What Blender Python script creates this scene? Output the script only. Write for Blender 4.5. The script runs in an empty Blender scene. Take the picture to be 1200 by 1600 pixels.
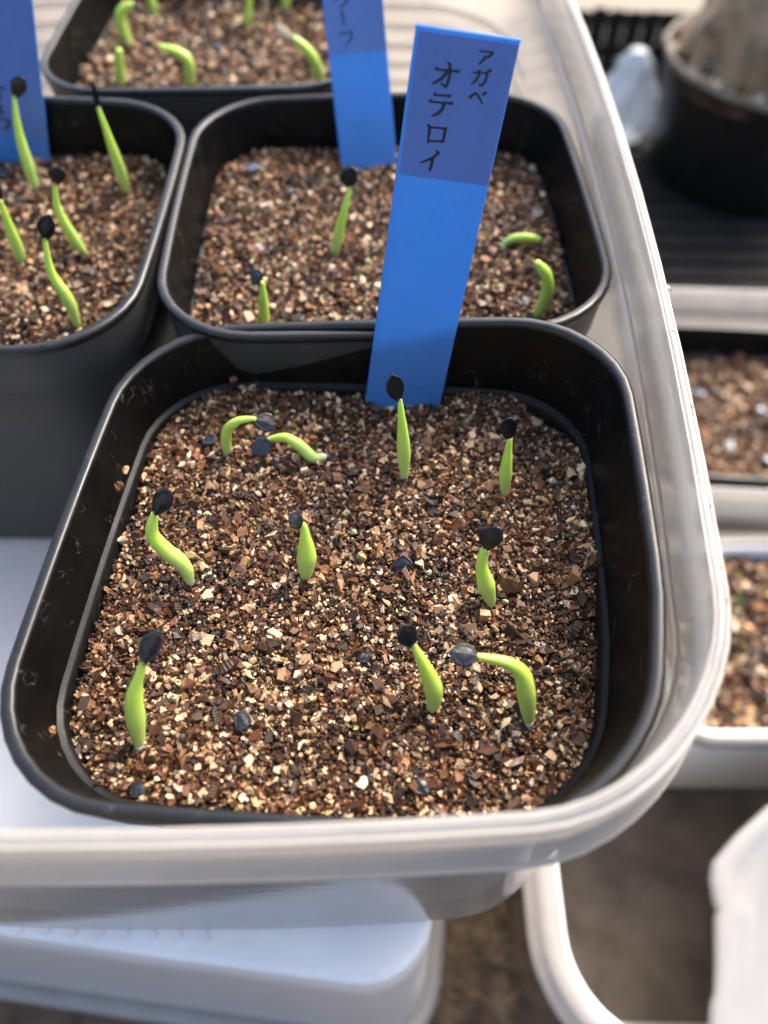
import bpy, bmesh, math, random
import numpy as np
from mathutils import Vector, Matrix

# ------------------------------------------------------------------ units
# positions below are millimetres; z = 0 is the plane of the flower pots' rims
K = 0.001
ZG = -235.0                                   # the ground, below the rims
def W(x, y, z):
    return (x * K, y * K, (z - ZG) * K)

scene = bpy.context.scene
col = scene.collection
R = math.radians

# ------------------------------------------------------------------ camera
CAM_H, PITCH, ROLL = 94.67, 0.95593, 0.00913
cd = bpy.data.cameras.new("camera")
cam = bpy.data.objects.new("camera", cd)
col.objects.link(cam)
fw = Vector((0, math.cos(PITCH), -math.sin(PITCH)))
up = Vector((0, math.sin(PITCH), math.cos(PITCH)))
rt = Vector((1, 0, 0))
rt, up = rt * math.cos(ROLL) + up * math.sin(ROLL), up * math.cos(ROLL) - rt * math.sin(ROLL)
cam.matrix_world = Matrix(((rt.x, up.x, -fw.x, 0), (rt.y, up.y, -fw.y, 0),
                           (rt.z, up.z, -fw.z, (CAM_H - ZG) * K), (0, 0, 0, 1)))
cd.sensor_fit = 'VERTICAL'
cd.sensor_height = 36
cd.lens = 1204.9 / 1600 * 36
cd.clip_start = 0.005
cd.clip_end = 50
cd.dof.use_dof = True
cd.dof.focus_distance = 0.124
cd.dof.aperture_fstop = 10.5
scene.camera = cam

# ------------------------------------------------------------------ world and sun
SUN_EL, SUN_AZ = 44.0, 38.0                   # azimuth from +Y towards +X
w = bpy.data.worlds.new("World")
scene.world = w
w.use_nodes = True
nt = w.node_tree
nt.nodes.clear()
sky = nt.nodes.new('ShaderNodeTexSky')
sky.sky_type = 'NISHITA'
sky.sun_disc = False
sky.sun_elevation = R(SUN_EL)
sky.sun_rotation = R(SUN_AZ)
sky.air_density = 1.0
sky.dust_density = 6.0
sky.ozone_density = 2.0
bg = nt.nodes.new('ShaderNodeBackground')
bg.inputs['Strength'].default_value = 0.15
wo = nt.nodes.new('ShaderNodeOutputWorld')
nt.links.new(sky.outputs[0], bg.inputs['Color'])
nt.links.new(bg.outputs[0], wo.inputs['Surface'])

sd = bpy.data.lights.new("sun", 'SUN')
sd.energy = 0.85
sd.angle = R(20)
sd.color = (1.0, 0.93, 0.82)
sun = bpy.data.objects.new("sun", sd)
col.objects.link(sun)
sv = Vector((math.sin(R(SUN_AZ)) * math.cos(R(SUN_EL)), math.cos(R(SUN_AZ)) * math.cos(R(SUN_EL)), math.sin(R(SUN_EL))))
sun.rotation_euler = sv.to_track_quat('Z', 'Y').to_euler()
sun.location = sv * 2

scene.view_settings.view_transform = 'Standard'
scene.view_settings.look = 'None'
scene.view_settings.gamma = 1
scene.view_settings.exposure = 1.75
scene.view_settings.use_curve_mapping = False
scene.render.engine = 'CYCLES'
scene.cycles.use_denoising = True
scene.cycles.max_bounces = 12
scene.cycles.transparent_max_bounces = 16

# ------------------------------------------------------------------ helpers
def link(o, parent=None):
    col.objects.link(o)
    if parent is not None:
        o.parent = parent
    return o

def tag(o, label=None, cat=None, group=None, kind=None):
    if label: o['label'] = label
    if cat: o['category'] = cat
    if group: o['group'] = group
    if kind: o['kind'] = kind
    return o

def empty(name, x=0, y=0, z=0):
    """An Empty at a thing's base. Children keep world coordinates through matrix_parent_inverse."""
    o = bpy.data.objects.new(name, None)
    o.empty_display_size = 0.005
    o.location = W(x, y, z)
    col.objects.link(o)
    return o

def mesh_obj(name, verts, faces, mat, parent=None, smooth=True, attrs=None):
    """verts in millimetres in the pot-rim frame"""
    me = bpy.data.meshes.new(name)
    vv = [W(*v) for v in verts]
    if parent is not None:
        off = Vector((0, 0, 0))
        q = parent
        while q is not None:
            off += Vector(q.location)
            q = q.parent
        vv = [(a - off.x, b - off.y, c - off.z) for a, b, c in vv]
    me.from_pydata(vv, [], faces)
    bm = bmesh.new(); bm.from_mesh(me)
    bmesh.ops.recalc_face_normals(bm, faces=bm.faces)
    bm.to_mesh(me); bm.free()
    if smooth:
        me.polygons.foreach_set('use_smooth', [True] * len(me.polygons))
    if attrs:
        for k, vals in attrs.items():
            a = me.attributes.new(k, 'FLOAT', 'POINT')
            a.data.foreach_set('value', np.asarray(vals, dtype=np.float32))
    me.materials.append(mat)
    me.update()
    o = bpy.data.objects.new(name, me)
    return link(o, parent)

def loft(rings, cap0=False, cap1=False, closed=False):
    """rings: lists of equally many points -> verts, faces"""
    n = len(rings[0])
    v = [p for r in rings for p in r]
    f = []
    m = len(rings)
    for i in range(m if closed else m - 1):
        a, b = i * n, ((i + 1) % m) * n
        for j in range(n):
            k = (j + 1) % n
            f.append((a + j, a + k, b + k, b + j))
    if cap0: f.append(tuple(range(n - 1, -1, -1)))
    if cap1: f.append(tuple((m - 1) * n + j for j in range(n)))
    return v, f

def rrect(cx, cy, hx, hy, r, z, rot=0.0, bulge=0.0, tilt=(0, 0), nc=9, ns=8):
    """a rounded rectangle ring; z may tilt; sides may bow outwards"""
    pts = []
    cs = [(hx - r, hy - r, 0), (-(hx - r), hy - r, 90), (-(hx - r), -(hy - r), 180), (hx - r, -(hy - r), 270)]
    for q in range(4):
        ax, ay, a0 = cs[q]
        for i in range(nc):
            a = R(a0 + 90 * i / (nc - 1))
            pts.append((ax + r * math.cos(a), ay + r * math.sin(a)))
        bx, by, b0 = cs[(q + 1) % 4]
        p0 = pts[-1]
        p1 = (bx + r * math.cos(R(b0)), by + r * math.sin(R(b0)))
        for i in range(1, ns):
            t = i / ns
            pts.append((p0[0] + (p1[0] - p0[0]) * t, p0[1] + (p1[1] - p0[1]) * t))
    out = []
    c, s = math.cos(rot), math.sin(rot)
    for x, y in pts:
        u, v = x, y
        if bulge:
            bx, by = bulge if isinstance(bulge, tuple) else (bulge, bulge)
            u = x - math.copysign(bx * (y / hy) ** 2 * min(1, abs(x) / hx) ** 2, x)
            v = y - math.copysign(by * (x / hx) ** 2 * min(1, abs(y) / hy) ** 2, y)
        X, Y = c * u - s * v, s * u + c * v
        out.append((cx + X, cy + Y, z + tilt[0] * X + tilt[1] * Y))
    return out

# ------------------------------------------------------------------ materials
def new_mat(name):
    m = bpy.data.materials.new(name)
    m.use_nodes = True
    t = m.node_tree
    b = t.nodes['Principled BSDF']
    return m, t, b, t.nodes, t.links

def srgb(r, g, b):
    f = lambda c: (c / 255) / 12.92 if c / 255 <= 0.04045 else ((c / 255 + 0.055) / 1.055) ** 2.4
    return (f(r), f(g), f(b), 1)

def noise(N, L, scale, detail=3, rough=0.6, coords=None, dim='3D'):
    n = N.new('ShaderNodeTexNoise')
    n.inputs['Scale'].default_value = scale
    n.inputs['Detail'].default_value = detail
    n.inputs['Roughness'].default_value = rough
    if coords is not None: L.new(coords, n.inputs['Vector'])
    return n

def ramp(N, stops, interp='LINEAR'):
    r = N.new('ShaderNodeValToRGB')
    r.color_ramp.interpolation = interp
    e = r.color_ramp.elements
    while len(e) < len(stops): e.new(0.5)
    for i, (p, c) in enumerate(stops):
        e[i].position = p
        e[i].color = c if len(c) == 4 else (*c, 1)
    return r

def bump(N, L, height, bsdf, strength=0.3, dist=0.0003):
    b = N.new('ShaderNodeBump')
    b.inputs['Strength'].default_value = strength
    b.inputs['Distance'].default_value = dist
    L.new(height, b.inputs['Height'])
    L.new(b.outputs[0], bsdf.inputs['Normal'])
    return b

def simple(name, color, rough=0.5, nscale=None, var=0.25, bstr=0.2, bdist=0.0004, bscale=None, spec=0.5, metal=0):
    m, t, b, N, L = new_mat(name)
    b.inputs['Roughness'].default_value = rough
    b.inputs['Specular IOR Level'].default_value = spec
    b.inputs['Metallic'].default_value = metal
    tc = N.new('ShaderNodeTexCoord')
    geo = N.new('ShaderNodeNewGeometry')
    if nscale:
        n = noise(N, L, nscale, 4, 0.6, geo.outputs['Position'])
        lo = tuple(c * (1 - var) for c in color[:3])
        hi = tuple(min(1, c * (1 + var)) for c in color[:3])
        r = ramp(N, [(0.3, lo), (0.7, hi)])
        L.new(n.outputs['Fac'], r.inputs[0])
        L.new(r.outputs[0], b.inputs['Base Color'])
    else:
        b.inputs['Base Color'].default_value = (*color[:3], 1)
    if bscale:
        n2 = noise(N, L, bscale, 3, 0.6, geo.outputs['Position'])
        bump(N, L, n2.outputs['Fac'], b, bstr, bdist)
    return m

def black_plastic(name, speckle=0.5, lo=0.0075, hi=0.017, spec=0.5, ro=0.34):
    """black polypropylene with dried lime specks and runs"""
    m, t, b, N, L = new_mat(name)
    geo = N.new('ShaderNodeNewGeometry')
    b.inputs['Specular IOR Level'].default_value = spec
    mp = N.new('ShaderNodeMapping')
    mp.inputs['Scale'].default_value = (1, 1, 0.55)
    L.new(geo.outputs['Position'], mp.inputs['Vector'])
    # flaky marks: thin crescents where a distorted noise crosses a level
    n1 = noise(N, L, 300, 2, 0.5, mp.outputs[0]); n1.inputs['Distortion'].default_value = 0.6
    sub = N.new('ShaderNodeMath'); sub.operation = 'SUBTRACT'; sub.inputs[1].default_value = 0.56
    L.new(n1.outputs['Fac'], sub.inputs[0])
    ab = N.new('ShaderNodeMath'); ab.operation = 'ABSOLUTE'; L.new(sub.outputs[0], ab.inputs[0])
    line = ramp(N, [(0.0, (1, 1, 1)), (0.011, (0, 0, 0))]); L.new(ab.outputs[0], line.inputs[0])
    n2 = noise(N, L, 210, 2, 0.5, geo.outputs['Position'])
    gate = ramp(N, [(0.50, (0, 0, 0)), (0.62, (0.8, 0.8, 0.8))]); L.new(n2.outputs['Fac'], gate.inputs[0])
    mul = N.new('ShaderNodeMath'); mul.operation = 'MULTIPLY'
    L.new(line.outputs[0], mul.inputs[0]); L.new(gate.outputs[0], mul.inputs[1])
    # fine dust dots
    vo = N.new('ShaderNodeTexVoronoi'); vo.inputs['Scale'].default_value = 620
    L.new(geo.outputs['Position'], vo.inputs['Vector'])
    dot = ramp(N, [(0.0, (1, 1, 1)), (0.13, (0, 0, 0))]); L.new(vo.outputs['Distance'], dot.inputs[0])
    n3 = noise(N, L, 140, 2, 0.5, geo.outputs['Position'])
    g3 = ramp(N, [(0.5, (0, 0, 0)), (0.7, (0.55, 0.55, 0.55))]); L.new(n3.outputs['Fac'], g3.inputs[0])
    mul2 = N.new('ShaderNodeMath'); mul2.operation = 'MULTIPLY'
    L.new(dot.outputs[0], mul2.inputs[0]); L.new(g3.outputs[0], mul2.inputs[1])
    mx = N.new('ShaderNodeMath'); mx.operation = 'MAXIMUM'
    L.new(mul.outputs[0], mx.inputs[0]); L.new(mul2.outputs[0], mx.inputs[1])
    sc = N.new('ShaderNodeMath'); sc.operation = 'MULTIPLY'; sc.inputs[1].default_value = speckle
    L.new(mx.outputs[0], sc.inputs[0])
    n4 = noise(N, L, 90, 4, 0.6, geo.outputs['Position'])
    base = ramp(N, [(0.3, (lo, lo, lo * 0.93)), (0.75, (hi, hi * 0.97, hi * 0.88))]); L.new(n4.outputs['Fac'], base.inputs[0])
    mixc = N.new('ShaderNodeMix'); mixc.data_type = 'RGBA'
    L.new(sc.outputs[0], mixc.inputs['Factor'])
    L.new(base.outputs[0], mixc.inputs['A'])
    mixc.inputs['B'].default_value = (0.30, 0.28, 0.25, 1)
    L.new(mixc.outputs['Result'], b.inputs['Base Color'])
    rr = ramp(N, [(0.3, (ro, ro, ro)), (0.7, (ro + 0.16, ro + 0.16, ro + 0.16))]); L.new(n4.outputs['Fac'], rr.inputs[0])
    L.new(rr.outputs[0], b.inputs['Roughness'])
    n5 = noise(N, L, 900, 3, 0.6, geo.outputs['Position'])
    add = N.new('ShaderNodeMath'); add.operation = 'ADD'
    L.new(n5.outputs['Fac'], add.inputs[0]); L.new(sc.outputs[0], add.inputs[1])
    bump(N, L, add.outputs[0], b, 0.25, 0.0001)
    return m

def milky(name, color=(0.80, 0.79, 0.77), clear=0.3, trans=0.5, rough=0.18):
    """translucent polypropylene: part clear, part milky, glossy skin"""
    m = bpy.data.materials.new(name); m.use_nodes = True
    t = m.node_tree; N = t.nodes; L = t.links
    N.clear()
    out = N.new('ShaderNodeOutputMaterial')
    geo = N.new('ShaderNodeNewGeometry')
    n = noise(N, L, 55, 4, 0.65, geo.outputs['Position'])
    cr = ramp(N, [(0.3, tuple(c * 0.93 for c in color)), (0.7, tuple(min(1, c * 1.03) for c in color))])
    L.new(n.outputs['Fac'], cr.inputs[0])
    d = N.new('ShaderNodeBsdfDiffuse'); tr = N.new('ShaderNodeBsdfTranslucent')
    tp = N.new('ShaderNodeBsdfTransparent'); gl = N.new('ShaderNodeBsdfGlossy')
    tp.inputs['Color'].default_value = (0.93, 0.92, 0.90, 1)
    gl.inputs['Roughness'].default_value = rough
    L.new(cr.outputs[0], d.inputs['Color']); L.new(cr.outputs[0], tr.inputs['Color'])
    m1 = N.new('ShaderNodeMixShader'); m1.inputs[0].default_value = trans
    L.new(d.outputs[0], m1.inputs[1]); L.new(tr.outputs[0], m1.inputs[2])
    m2 = N.new('ShaderNodeMixShader')
    n2 = noise(N, L, 120, 3, 0.6, geo.outputs['Position'])
    mr = N.new('ShaderNodeMapRange')
    mr.inputs['To Min'].default_value = max(0, clear - 0.08); mr.inputs['To Max'].default_value = clear + 0.08
    L.new(n2.outputs['Fac'], mr.inputs['Value'])
    L.new(mr.outputs[0], m2.inputs[0])
    L.new(m1.outputs[0], m2.inputs[1]); L.new(tp.outputs[0], m2.inputs[2])
    # Schlick reflectance from the facing angle, the same on both sides of the skin
    fr = N.new('ShaderNodeLayerWeight'); fr.inputs['Blend'].default_value = 0.5
    pw = N.new('ShaderNodeMath'); pw.operation = 'POWER'; pw.inputs[1].default_value = 4.0
    sk = N.new('ShaderNodeMath'); sk.operation = 'MULTIPLY_ADD'; sk.inputs[1].default_value = 0.75; sk.inputs[2].default_value = 0.045
    L.new(fr.outputs['Facing'], pw.inputs[0]); L.new(pw.outputs[0], sk.inputs[0])
    m3 = N.new('ShaderNodeMixShader')
    L.new(sk.outputs[0], m3.inputs[0]); L.new(m2.outputs[0], m3.inputs[1]); L.new(gl.outputs[0], m3.inputs[2])
    n3 = noise(N, L, 380, 3, 0.6, geo.outputs['Position'])
    bp = N.new('ShaderNodeBump'); bp.inputs['Strength'].default_value = 0.12; bp.inputs['Distance'].default_value = 0.0003
    L.new(n3.outputs['Fac'], bp.inputs['Height'])
    L.new(bp.outputs[0], gl.inputs['Normal']); L.new(bp.outputs[0], fr.inputs['Normal'])
    L.new(m3.outputs[0], out.inputs['Surface'])
    return m

def vermiculite_mat(name):
    m, t, b, N, L = new_mat(name)
    at = N.new('ShaderNodeAttribute'); at.attribute_name = 'tone'
    lam = N.new('ShaderNodeAttribute'); lam.attribute_name = 'lam'
    geo = N.new('ShaderNodeNewGeometry')
    cr = ramp(N, [(0.0, (0.014, 0.009, 0.005)), (0.10, (0.042, 0.023, 0.012)), (0.28, (0.080, 0.033, 0.0135)),
                  (0.45, (0.155, 0.064, 0.025)), (0.55, (0.24, 0.110, 0.045)), (0.64, (0.38, 0.205, 0.095)),
                  (0.76, (0.56, 0.38, 0.225)), (0.9, (0.73, 0.56, 0.38)), (1.0, (0.80, 0.69, 0.53))])
    hue = N.new('ShaderNodeAttribute'); hue.attribute_name = 'hue'
    n = noise(N, L, 2300, 2, 0.6, geo.outputs['Position'])
    ad = N.new('ShaderNodeMath'); ad.operation = 'MULTIPLY_ADD'; ad.inputs[1].default_value = 0.16; 
    L.new(n.outputs['Fac'], ad.inputs[0]); 
    sb = N.new('ShaderNodeMath'); sb.operation = 'SUBTRACT'; sb.inputs[1].default_value = 0.08
    L.new(at.outputs['Fac'], sb.inputs[0]); L.new(sb.outputs[0], ad.inputs[2])
    L.new(ad.outputs[0], cr.inputs[0])
    # some grains run to ochre and olive instead of red-brown
    hs = ramp(N, [(0.0, (1.0, 0.74, 0.52)), (0.18, (1.0, 0.88, 0.76)), (0.5, (0.98, 0.96, 0.92)), (0.85, (0.92, 0.95, 0.90)), (0.99, (0.86, 0.94, 0.62))])
    L.new(hue.outputs['Fac'], hs.inputs[0])
    hm = N.new('ShaderNodeMix'); hm.data_type = 'RGBA'; hm.blend_type = 'MULTIPLY'; hm.inputs['Factor'].default_value = 1
    L.new(cr.outputs[0], hm.inputs['A']); L.new(hs.outputs[0], hm.inputs['B'])
    # the mica layers
    sn = N.new('ShaderNodeMath'); sn.operation = 'SINE'
    L.new(lam.outputs['Fac'], sn.inputs[0])
    lr = ramp(N, [(0.0, (0.76, 0.74, 0.72)), (0.5, (0.92, 0.92, 0.92))])
    ms = N.new('ShaderNodeMath'); ms.operation = 'MULTIPLY_ADD'; ms.inputs[1].default_value = 0.5; ms.inputs[2].default_value = 0.5
    L.new(sn.outputs[0], ms.inputs[0]); L.new(ms.outputs[0], lr.inputs[0])
    mu = N.new('ShaderNodeMix'); mu.data_type = 'RGBA'; mu.blend_type = 'MULTIPLY'; mu.inputs['Factor'].default_value = 1
    L.new(hm.outputs['Result'], mu.inputs['A']); L.new(lr.outputs[0], mu.inputs['B'])
    L.new(mu.outputs['Result'], b.inputs['Base Color'])
    rr = ramp(N, [(0.35, (0.36, 0.36, 0.36)), (0.7, (0.7, 0.7, 0.7))]); L.new(n.outputs['Fac'], rr.inputs[0])
    L.new(rr.outputs[0], b.inputs['Roughness'])
    b.inputs['Specular IOR Level'].default_value = 0.4
    bump(N, L, ms.outputs[0], b, 0.5, 0.00012)
    return m

def stem_mat(name):
    m, t, b, N, L = new_mat(name)
    at = N.new('ShaderNodeAttribute'); at.attribute_name = 'along'
    geo = N.new('ShaderNodeNewGeometry')
    n = noise(N, L, 700, 3, 0.6, geo.outputs['Position'])
    ad = N.new('ShaderNodeMath'); ad.operation = 'MULTIPLY_ADD'; ad.inputs[1].default_value = 0.18
    L.new(n.outputs['Fac'], ad.inputs[0]); L.new(at.outputs['Fac'], ad.inputs[2])
    cr = ramp(N, [(0.07, (0.56, 0.64, 0.34)), (0.2, (0.48, 0.62, 0.17)), (0.45, (0.46, 0.60, 0.13)),
                  (0.75, (0.48, 0.63, 0.09)), (1.0, (0.49, 0.63, 0.11))])
    L.new(ad.outputs[0], cr.inputs[0])
    L.new(cr.outputs[0], b.inputs['Base Color'])
    b.inputs['Roughness'].default_value = 0.36
    b.inputs['Subsurface Weight'].default_value = 0.85
    b.inputs['Subsurface Radius'].default_value = (0.6, 1.0, 0.15)
    b.inputs['Subsurface Scale'].default_value = 0.0012
    n2 = noise(N, L, 2600, 2, 0.6, geo.outputs['Position'])
    bump(N, L, n2.outputs['Fac'], b, 0.15, 0.00008)
    return m

def seed_mat(name, c0=(0.0025, 0.0025, 0.003), c1=(0.010, 0.0105, 0.012), rough=0.30):
    m, t, b, N, L = new_mat(name)
    geo = N.new('ShaderNodeNewGeometry')
    n = noise(N, L, 1500, 4, 0.65, geo.outputs['Position'])
    cr = ramp(N, [(0.3, c0), (0.75, c1)]); L.new(n.outputs['Fac'], cr.inputs[0])
    L.new(cr.outputs[0], b.inputs['Base Color'])
    b.inputs['Roughness'].default_value = rough
    bump(N, L, n.outputs['Fac'], b, 0.3, 0.0003)
    b.inputs['Specular IOR Level'].default_value = 0.5
    return m

M = {}
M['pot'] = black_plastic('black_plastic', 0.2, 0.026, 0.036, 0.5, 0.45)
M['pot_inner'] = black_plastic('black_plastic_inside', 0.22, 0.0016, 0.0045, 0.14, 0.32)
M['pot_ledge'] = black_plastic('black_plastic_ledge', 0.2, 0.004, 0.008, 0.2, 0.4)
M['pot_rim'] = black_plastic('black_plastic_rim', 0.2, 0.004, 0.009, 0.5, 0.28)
M['tray'] = milky('milky_tray_plastic', (0.72, 0.69, 0.65), 0.54, 0.6, 0.10)
M['tray_rim'] = milky('milky_tray_rim', (0.68, 0.66, 0.63), 0.52, 0.6, 0.08)
M['glow_bead'] = milky('tray_edge_glow', (0.82, 0.78, 0.70), 0.08, 0.6, 0.08)  # opaque cream colour paints the light gathered in the rim's edges
M['tray_floor'] = milky('milky_tray_floor', (0.94, 0.95, 0.95), 0.02, 0.15, 0.25)
M['tub'] = milky('white_tub_plastic', (0.86, 0.84, 0.80), 0.0, 0.15, 0.3)
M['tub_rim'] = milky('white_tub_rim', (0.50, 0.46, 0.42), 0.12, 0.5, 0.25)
M['verm'] = vermiculite_mat('vermiculite')
M['stem'] = stem_mat('seedling_green')
M['seed'] = seed_mat('black_seed_coat')
M['seed_grey'] = seed_mat('grey_black_seed', (0.006, 0.008, 0.010), (0.030, 0.036, 0.044), 0.26)
M['seed_glint'] = seed_mat('sky_glint_seed', (0.03, 0.04, 0.055), (0.20, 0.25, 0.32), 0.2)  # sky glint on the seeds painted as a pale blue base colour
M['seed_tan'] = seed_mat('tan_seed_coat', (0.35, 0.25, 0.14), (0.55, 0.42, 0.27), 0.5)
M['root'] = simple('pale_root', (0.72, 0.70, 0.60), 0.4)
def label_plastic(name, c, ct):
    m, t, b, N, L = new_mat(name)
    geo = N.new('ShaderNodeNewGeometry')
    n = noise(N, L, 42, 3, 0.6, geo.outputs['Position'])
    cr = ramp(N, [(0.3, tuple(q * 0.88 for q in c)), (0.7, tuple(min(1, q * 1.1) for q in c))]); L.new(n.outputs['Fac'], cr.inputs[0])
    L.new(cr.outputs[0], b.inputs['Base Color'])
    rr = ramp(N, [(0.35, (0.24, 0.24, 0.24)), (0.7, (0.42, 0.42, 0.42))])
    n2 = noise(N, L, 260, 4, 0.7, geo.outputs['Position']); L.new(n2.outputs['Fac'], rr.inputs[0]); L.new(rr.outputs[0], b.inputs['Roughness'])
    bump(N, L, n2.outputs['Fac'], b, 0.08, 0.0002)
    tr = N.new('ShaderNodeBsdfTranslucent'); tr.inputs['Color'].default_value = (*ct, 1)
    mx = N.new('ShaderNodeMixShader'); mx.inputs[0].default_value = 0.38
    L.new(b.outputs[0], mx.inputs[1]); L.new(tr.outputs[0], mx.inputs[2])
    L.new(mx.outputs[0], N['Material Output'].inputs['Surface'])
    return m
M['blue'] = label_plastic('blue_label_plastic', (0.075, 0.25, 0.60), (0.12, 0.42, 0.82))
M['sticker'] = label_plastic('label_film', (0.13, 0.235, 0.52), (0.20, 0.36, 0.72))
M['ink'] = simple('black_ink', (0.006, 0.006, 0.012), 0.5)
M['ink_faded'] = simple('faded_ink', (0.015, 0.028, 0.075), 0.5)
M['ground'] = simple('brown_ground', (0.10, 0.062, 0.034), 0.9, 90, 0.5, 0.8, 0.002, 160)
M['coir'] = simple('coir_fibre', (0.20, 0.125, 0.065), 0.85, 140, 0.7, 0.6, 0.001, 300)
M['wood'] = simple('dark_weathered_wood', (0.013, 0.011, 0.009), 0.8, 70, 0.45, 0.5, 0.001, 240, 0.2)
M['beige'] = simple('beige_board', (0.22, 0.19, 0.135), 0.8, 12, 0.08, 0.3, 0.001, 80)
M['dirt'] = simple('grey_brown_dirt', (0.105, 0.085, 0.066), 0.9, 60, 0.35, 0.4, 0.0008, 500)
M['caudex'] = simple('caudex_bark', (0.27, 0.19, 0.11), 0.8, 45, 0.6, 0.8, 0.003, 90)
M['foam'] = simple('white_planter', (0.22, 0.215, 0.205), 0.5, 40, 0.05, 0.15, 0.0005, 200)
M['moss'] = simple('moss_green', (0.10, 0.20, 0.03), 0.6)

def clear_bag():
    m, t, b, N, L = new_mat('clear_bag')
    b.inputs['Base Color'].default_value = (0.80, 0.84, 0.88, 1)
    b.inputs['Roughness'].default_value = 0.25
    b.inputs['Alpha'].default_value = 0.5
    return m
M['bag'] = clear_bag()
def water():
    m, t, b, N, L = new_mat('water_drop')
    b.inputs['Roughness'].default_value = 0.02
    b.inputs['Transmission Weight'].default_value = 1
    b.inputs['IOR'].default_value = 1.33
    return m
M['water'] = water()

# ================================================================== THE SETTING
def quad_sheet(name, x0, x1, y0, y1, z, mat, n=1):
    v, f = [], []
    for i in range(n + 1):
        for j in range(n + 1):
            v.append((x0 + (x1 - x0) * i / n, y0 + (y1 - y0) * j / n, z))
    for i in range(n):
        for j in range(n):
            a = i * (n + 1) + j
            f.append((a, a + n + 1, a + n + 2, a + 1))
    return mesh_obj(name, v, f, mat)

g = quad_sheet('ground', -3000, 3000, -3000, 3000, ZG - 0.6, M['ground'])
tag(g, 'brown ground under the trays', None, kind='structure')

def box_verts(x0, x1, y0, y1, z0, z1, b=0.6):
    """a box with chamfered top edges"""
    rings = [[(x0, y0, z0), (x1, y0, z0), (x1, y1, z0), (x0, y1, z0)],
             [(x0, y0, z1 - b), (x1, y0, z1 - b), (x1, y1, z1 - b), (x0, y1, z1 - b)],
             [(x0 + b, y0 + b, z1), (x1 - b, y0 + b, z1), (x1 - b, y1 - b, z1), (x0 + b, y1 - b, z1)]]
    return loft(rings, True, True)

rng = random.Random(5)
deck = empty('deck', 240, 540, ZG)
tag(deck, 'dark slatted wooden deck behind the trays', None, kind='structure')
y = 300.0
while y < 790:
    wd = 13.5 + rng.uniform(-0.8, 0.8)
    v, f = box_verts(60 + rng.uniform(-6, 6), 560, y, y + wd, ZG - 0.4, ZG + 6 + rng.uniform(-0.5, 0.5), 1.0)
    mesh_obj('plank', v, f, M['wood'], deck, smooth=False)
    y += wd + 3.6
DECK = ZG + 6.5

# coir mat lying on the ground between the tub and the big tray
def fibre_mat(name, x0, x1, y0, y1, z, n, seed):
    r = np.random.default_rng(seed)
    v, f = [], []
    base = [(x0, y0, z), (x1, y0, z), (x1, y1, z), (x0, y1, z)]
    v += base; f.append((0, 1, 2, 3))
    for i in range(n):
        cx, cy = r.uniform(x0, x1), r.uniform(y0, y1)
        a, l, wd = r.uniform(0, 6.28), r.uniform(2, 7), r.uniform(0.3, 0.9)
        zz = z + r.uniform(0.2, 3.0); dz = r.uniform(-1.2, 1.2)
        dx, dy = math.cos(a) * l, math.sin(a) * l
        nx, ny = -math.sin(a) * wd, math.cos(a) * wd
        k = len(v)
        v += [(cx - dx, cy - dy, zz - dz), (cx, cy, zz + 0.6), (cx + dx, cy + dy, zz + dz),
              (cx + nx, cy + ny, zz + 0.3), (cx - nx, cy - ny, zz + 0.3)]
        f += [(k, k + 4, k + 1), (k, k + 1, k + 3), (k + 1, k + 4, k + 2), (k + 3, k + 1, k + 2)]
    return mesh_obj(name, v, f, M['coir'], smooth=False)
o = fibre_mat('coir_mat', -40, 47, -60, 110, ZG + 0.2, 3400, 3)
tag(o, 'brown coir fibres spread on the ground between the white tub and the round-cornered tray', 'coir', kind='stuff')

# far board and the low crate in front of it
v, f = box_verts(40, 900, 796, 1700, ZG - 0.4, ZG + 7, 2)
o = mesh_obj('paving_slab', v, f, M['beige'], smooth=False)
tag(o, 'pale beige paving slab beyond the far end of the deck', 'slab')
crate = empty('slatted_crate', 200, 712, DECK)
tag(crate, 'low dark wooden crate of upright slats in front of the beige slab', 'crate')
for i in range(9):
    x = 140 + i * 15
    v, f = box_verts(x, x + 11.5, 708, 712, DECK, DECK + 42 + rng.uniform(-2, 2), 0.8)
    mesh_obj('slat', v, f, M['wood'], crate, smooth=False)
for zz in (6, 30):
    v, f = box_verts(136, 280, 712.2, 718, DECK + zz, DECK + zz + 8, 0.6)
    mesh_obj('rail', v, f, M['wood'], crate, smooth=False)

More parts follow.
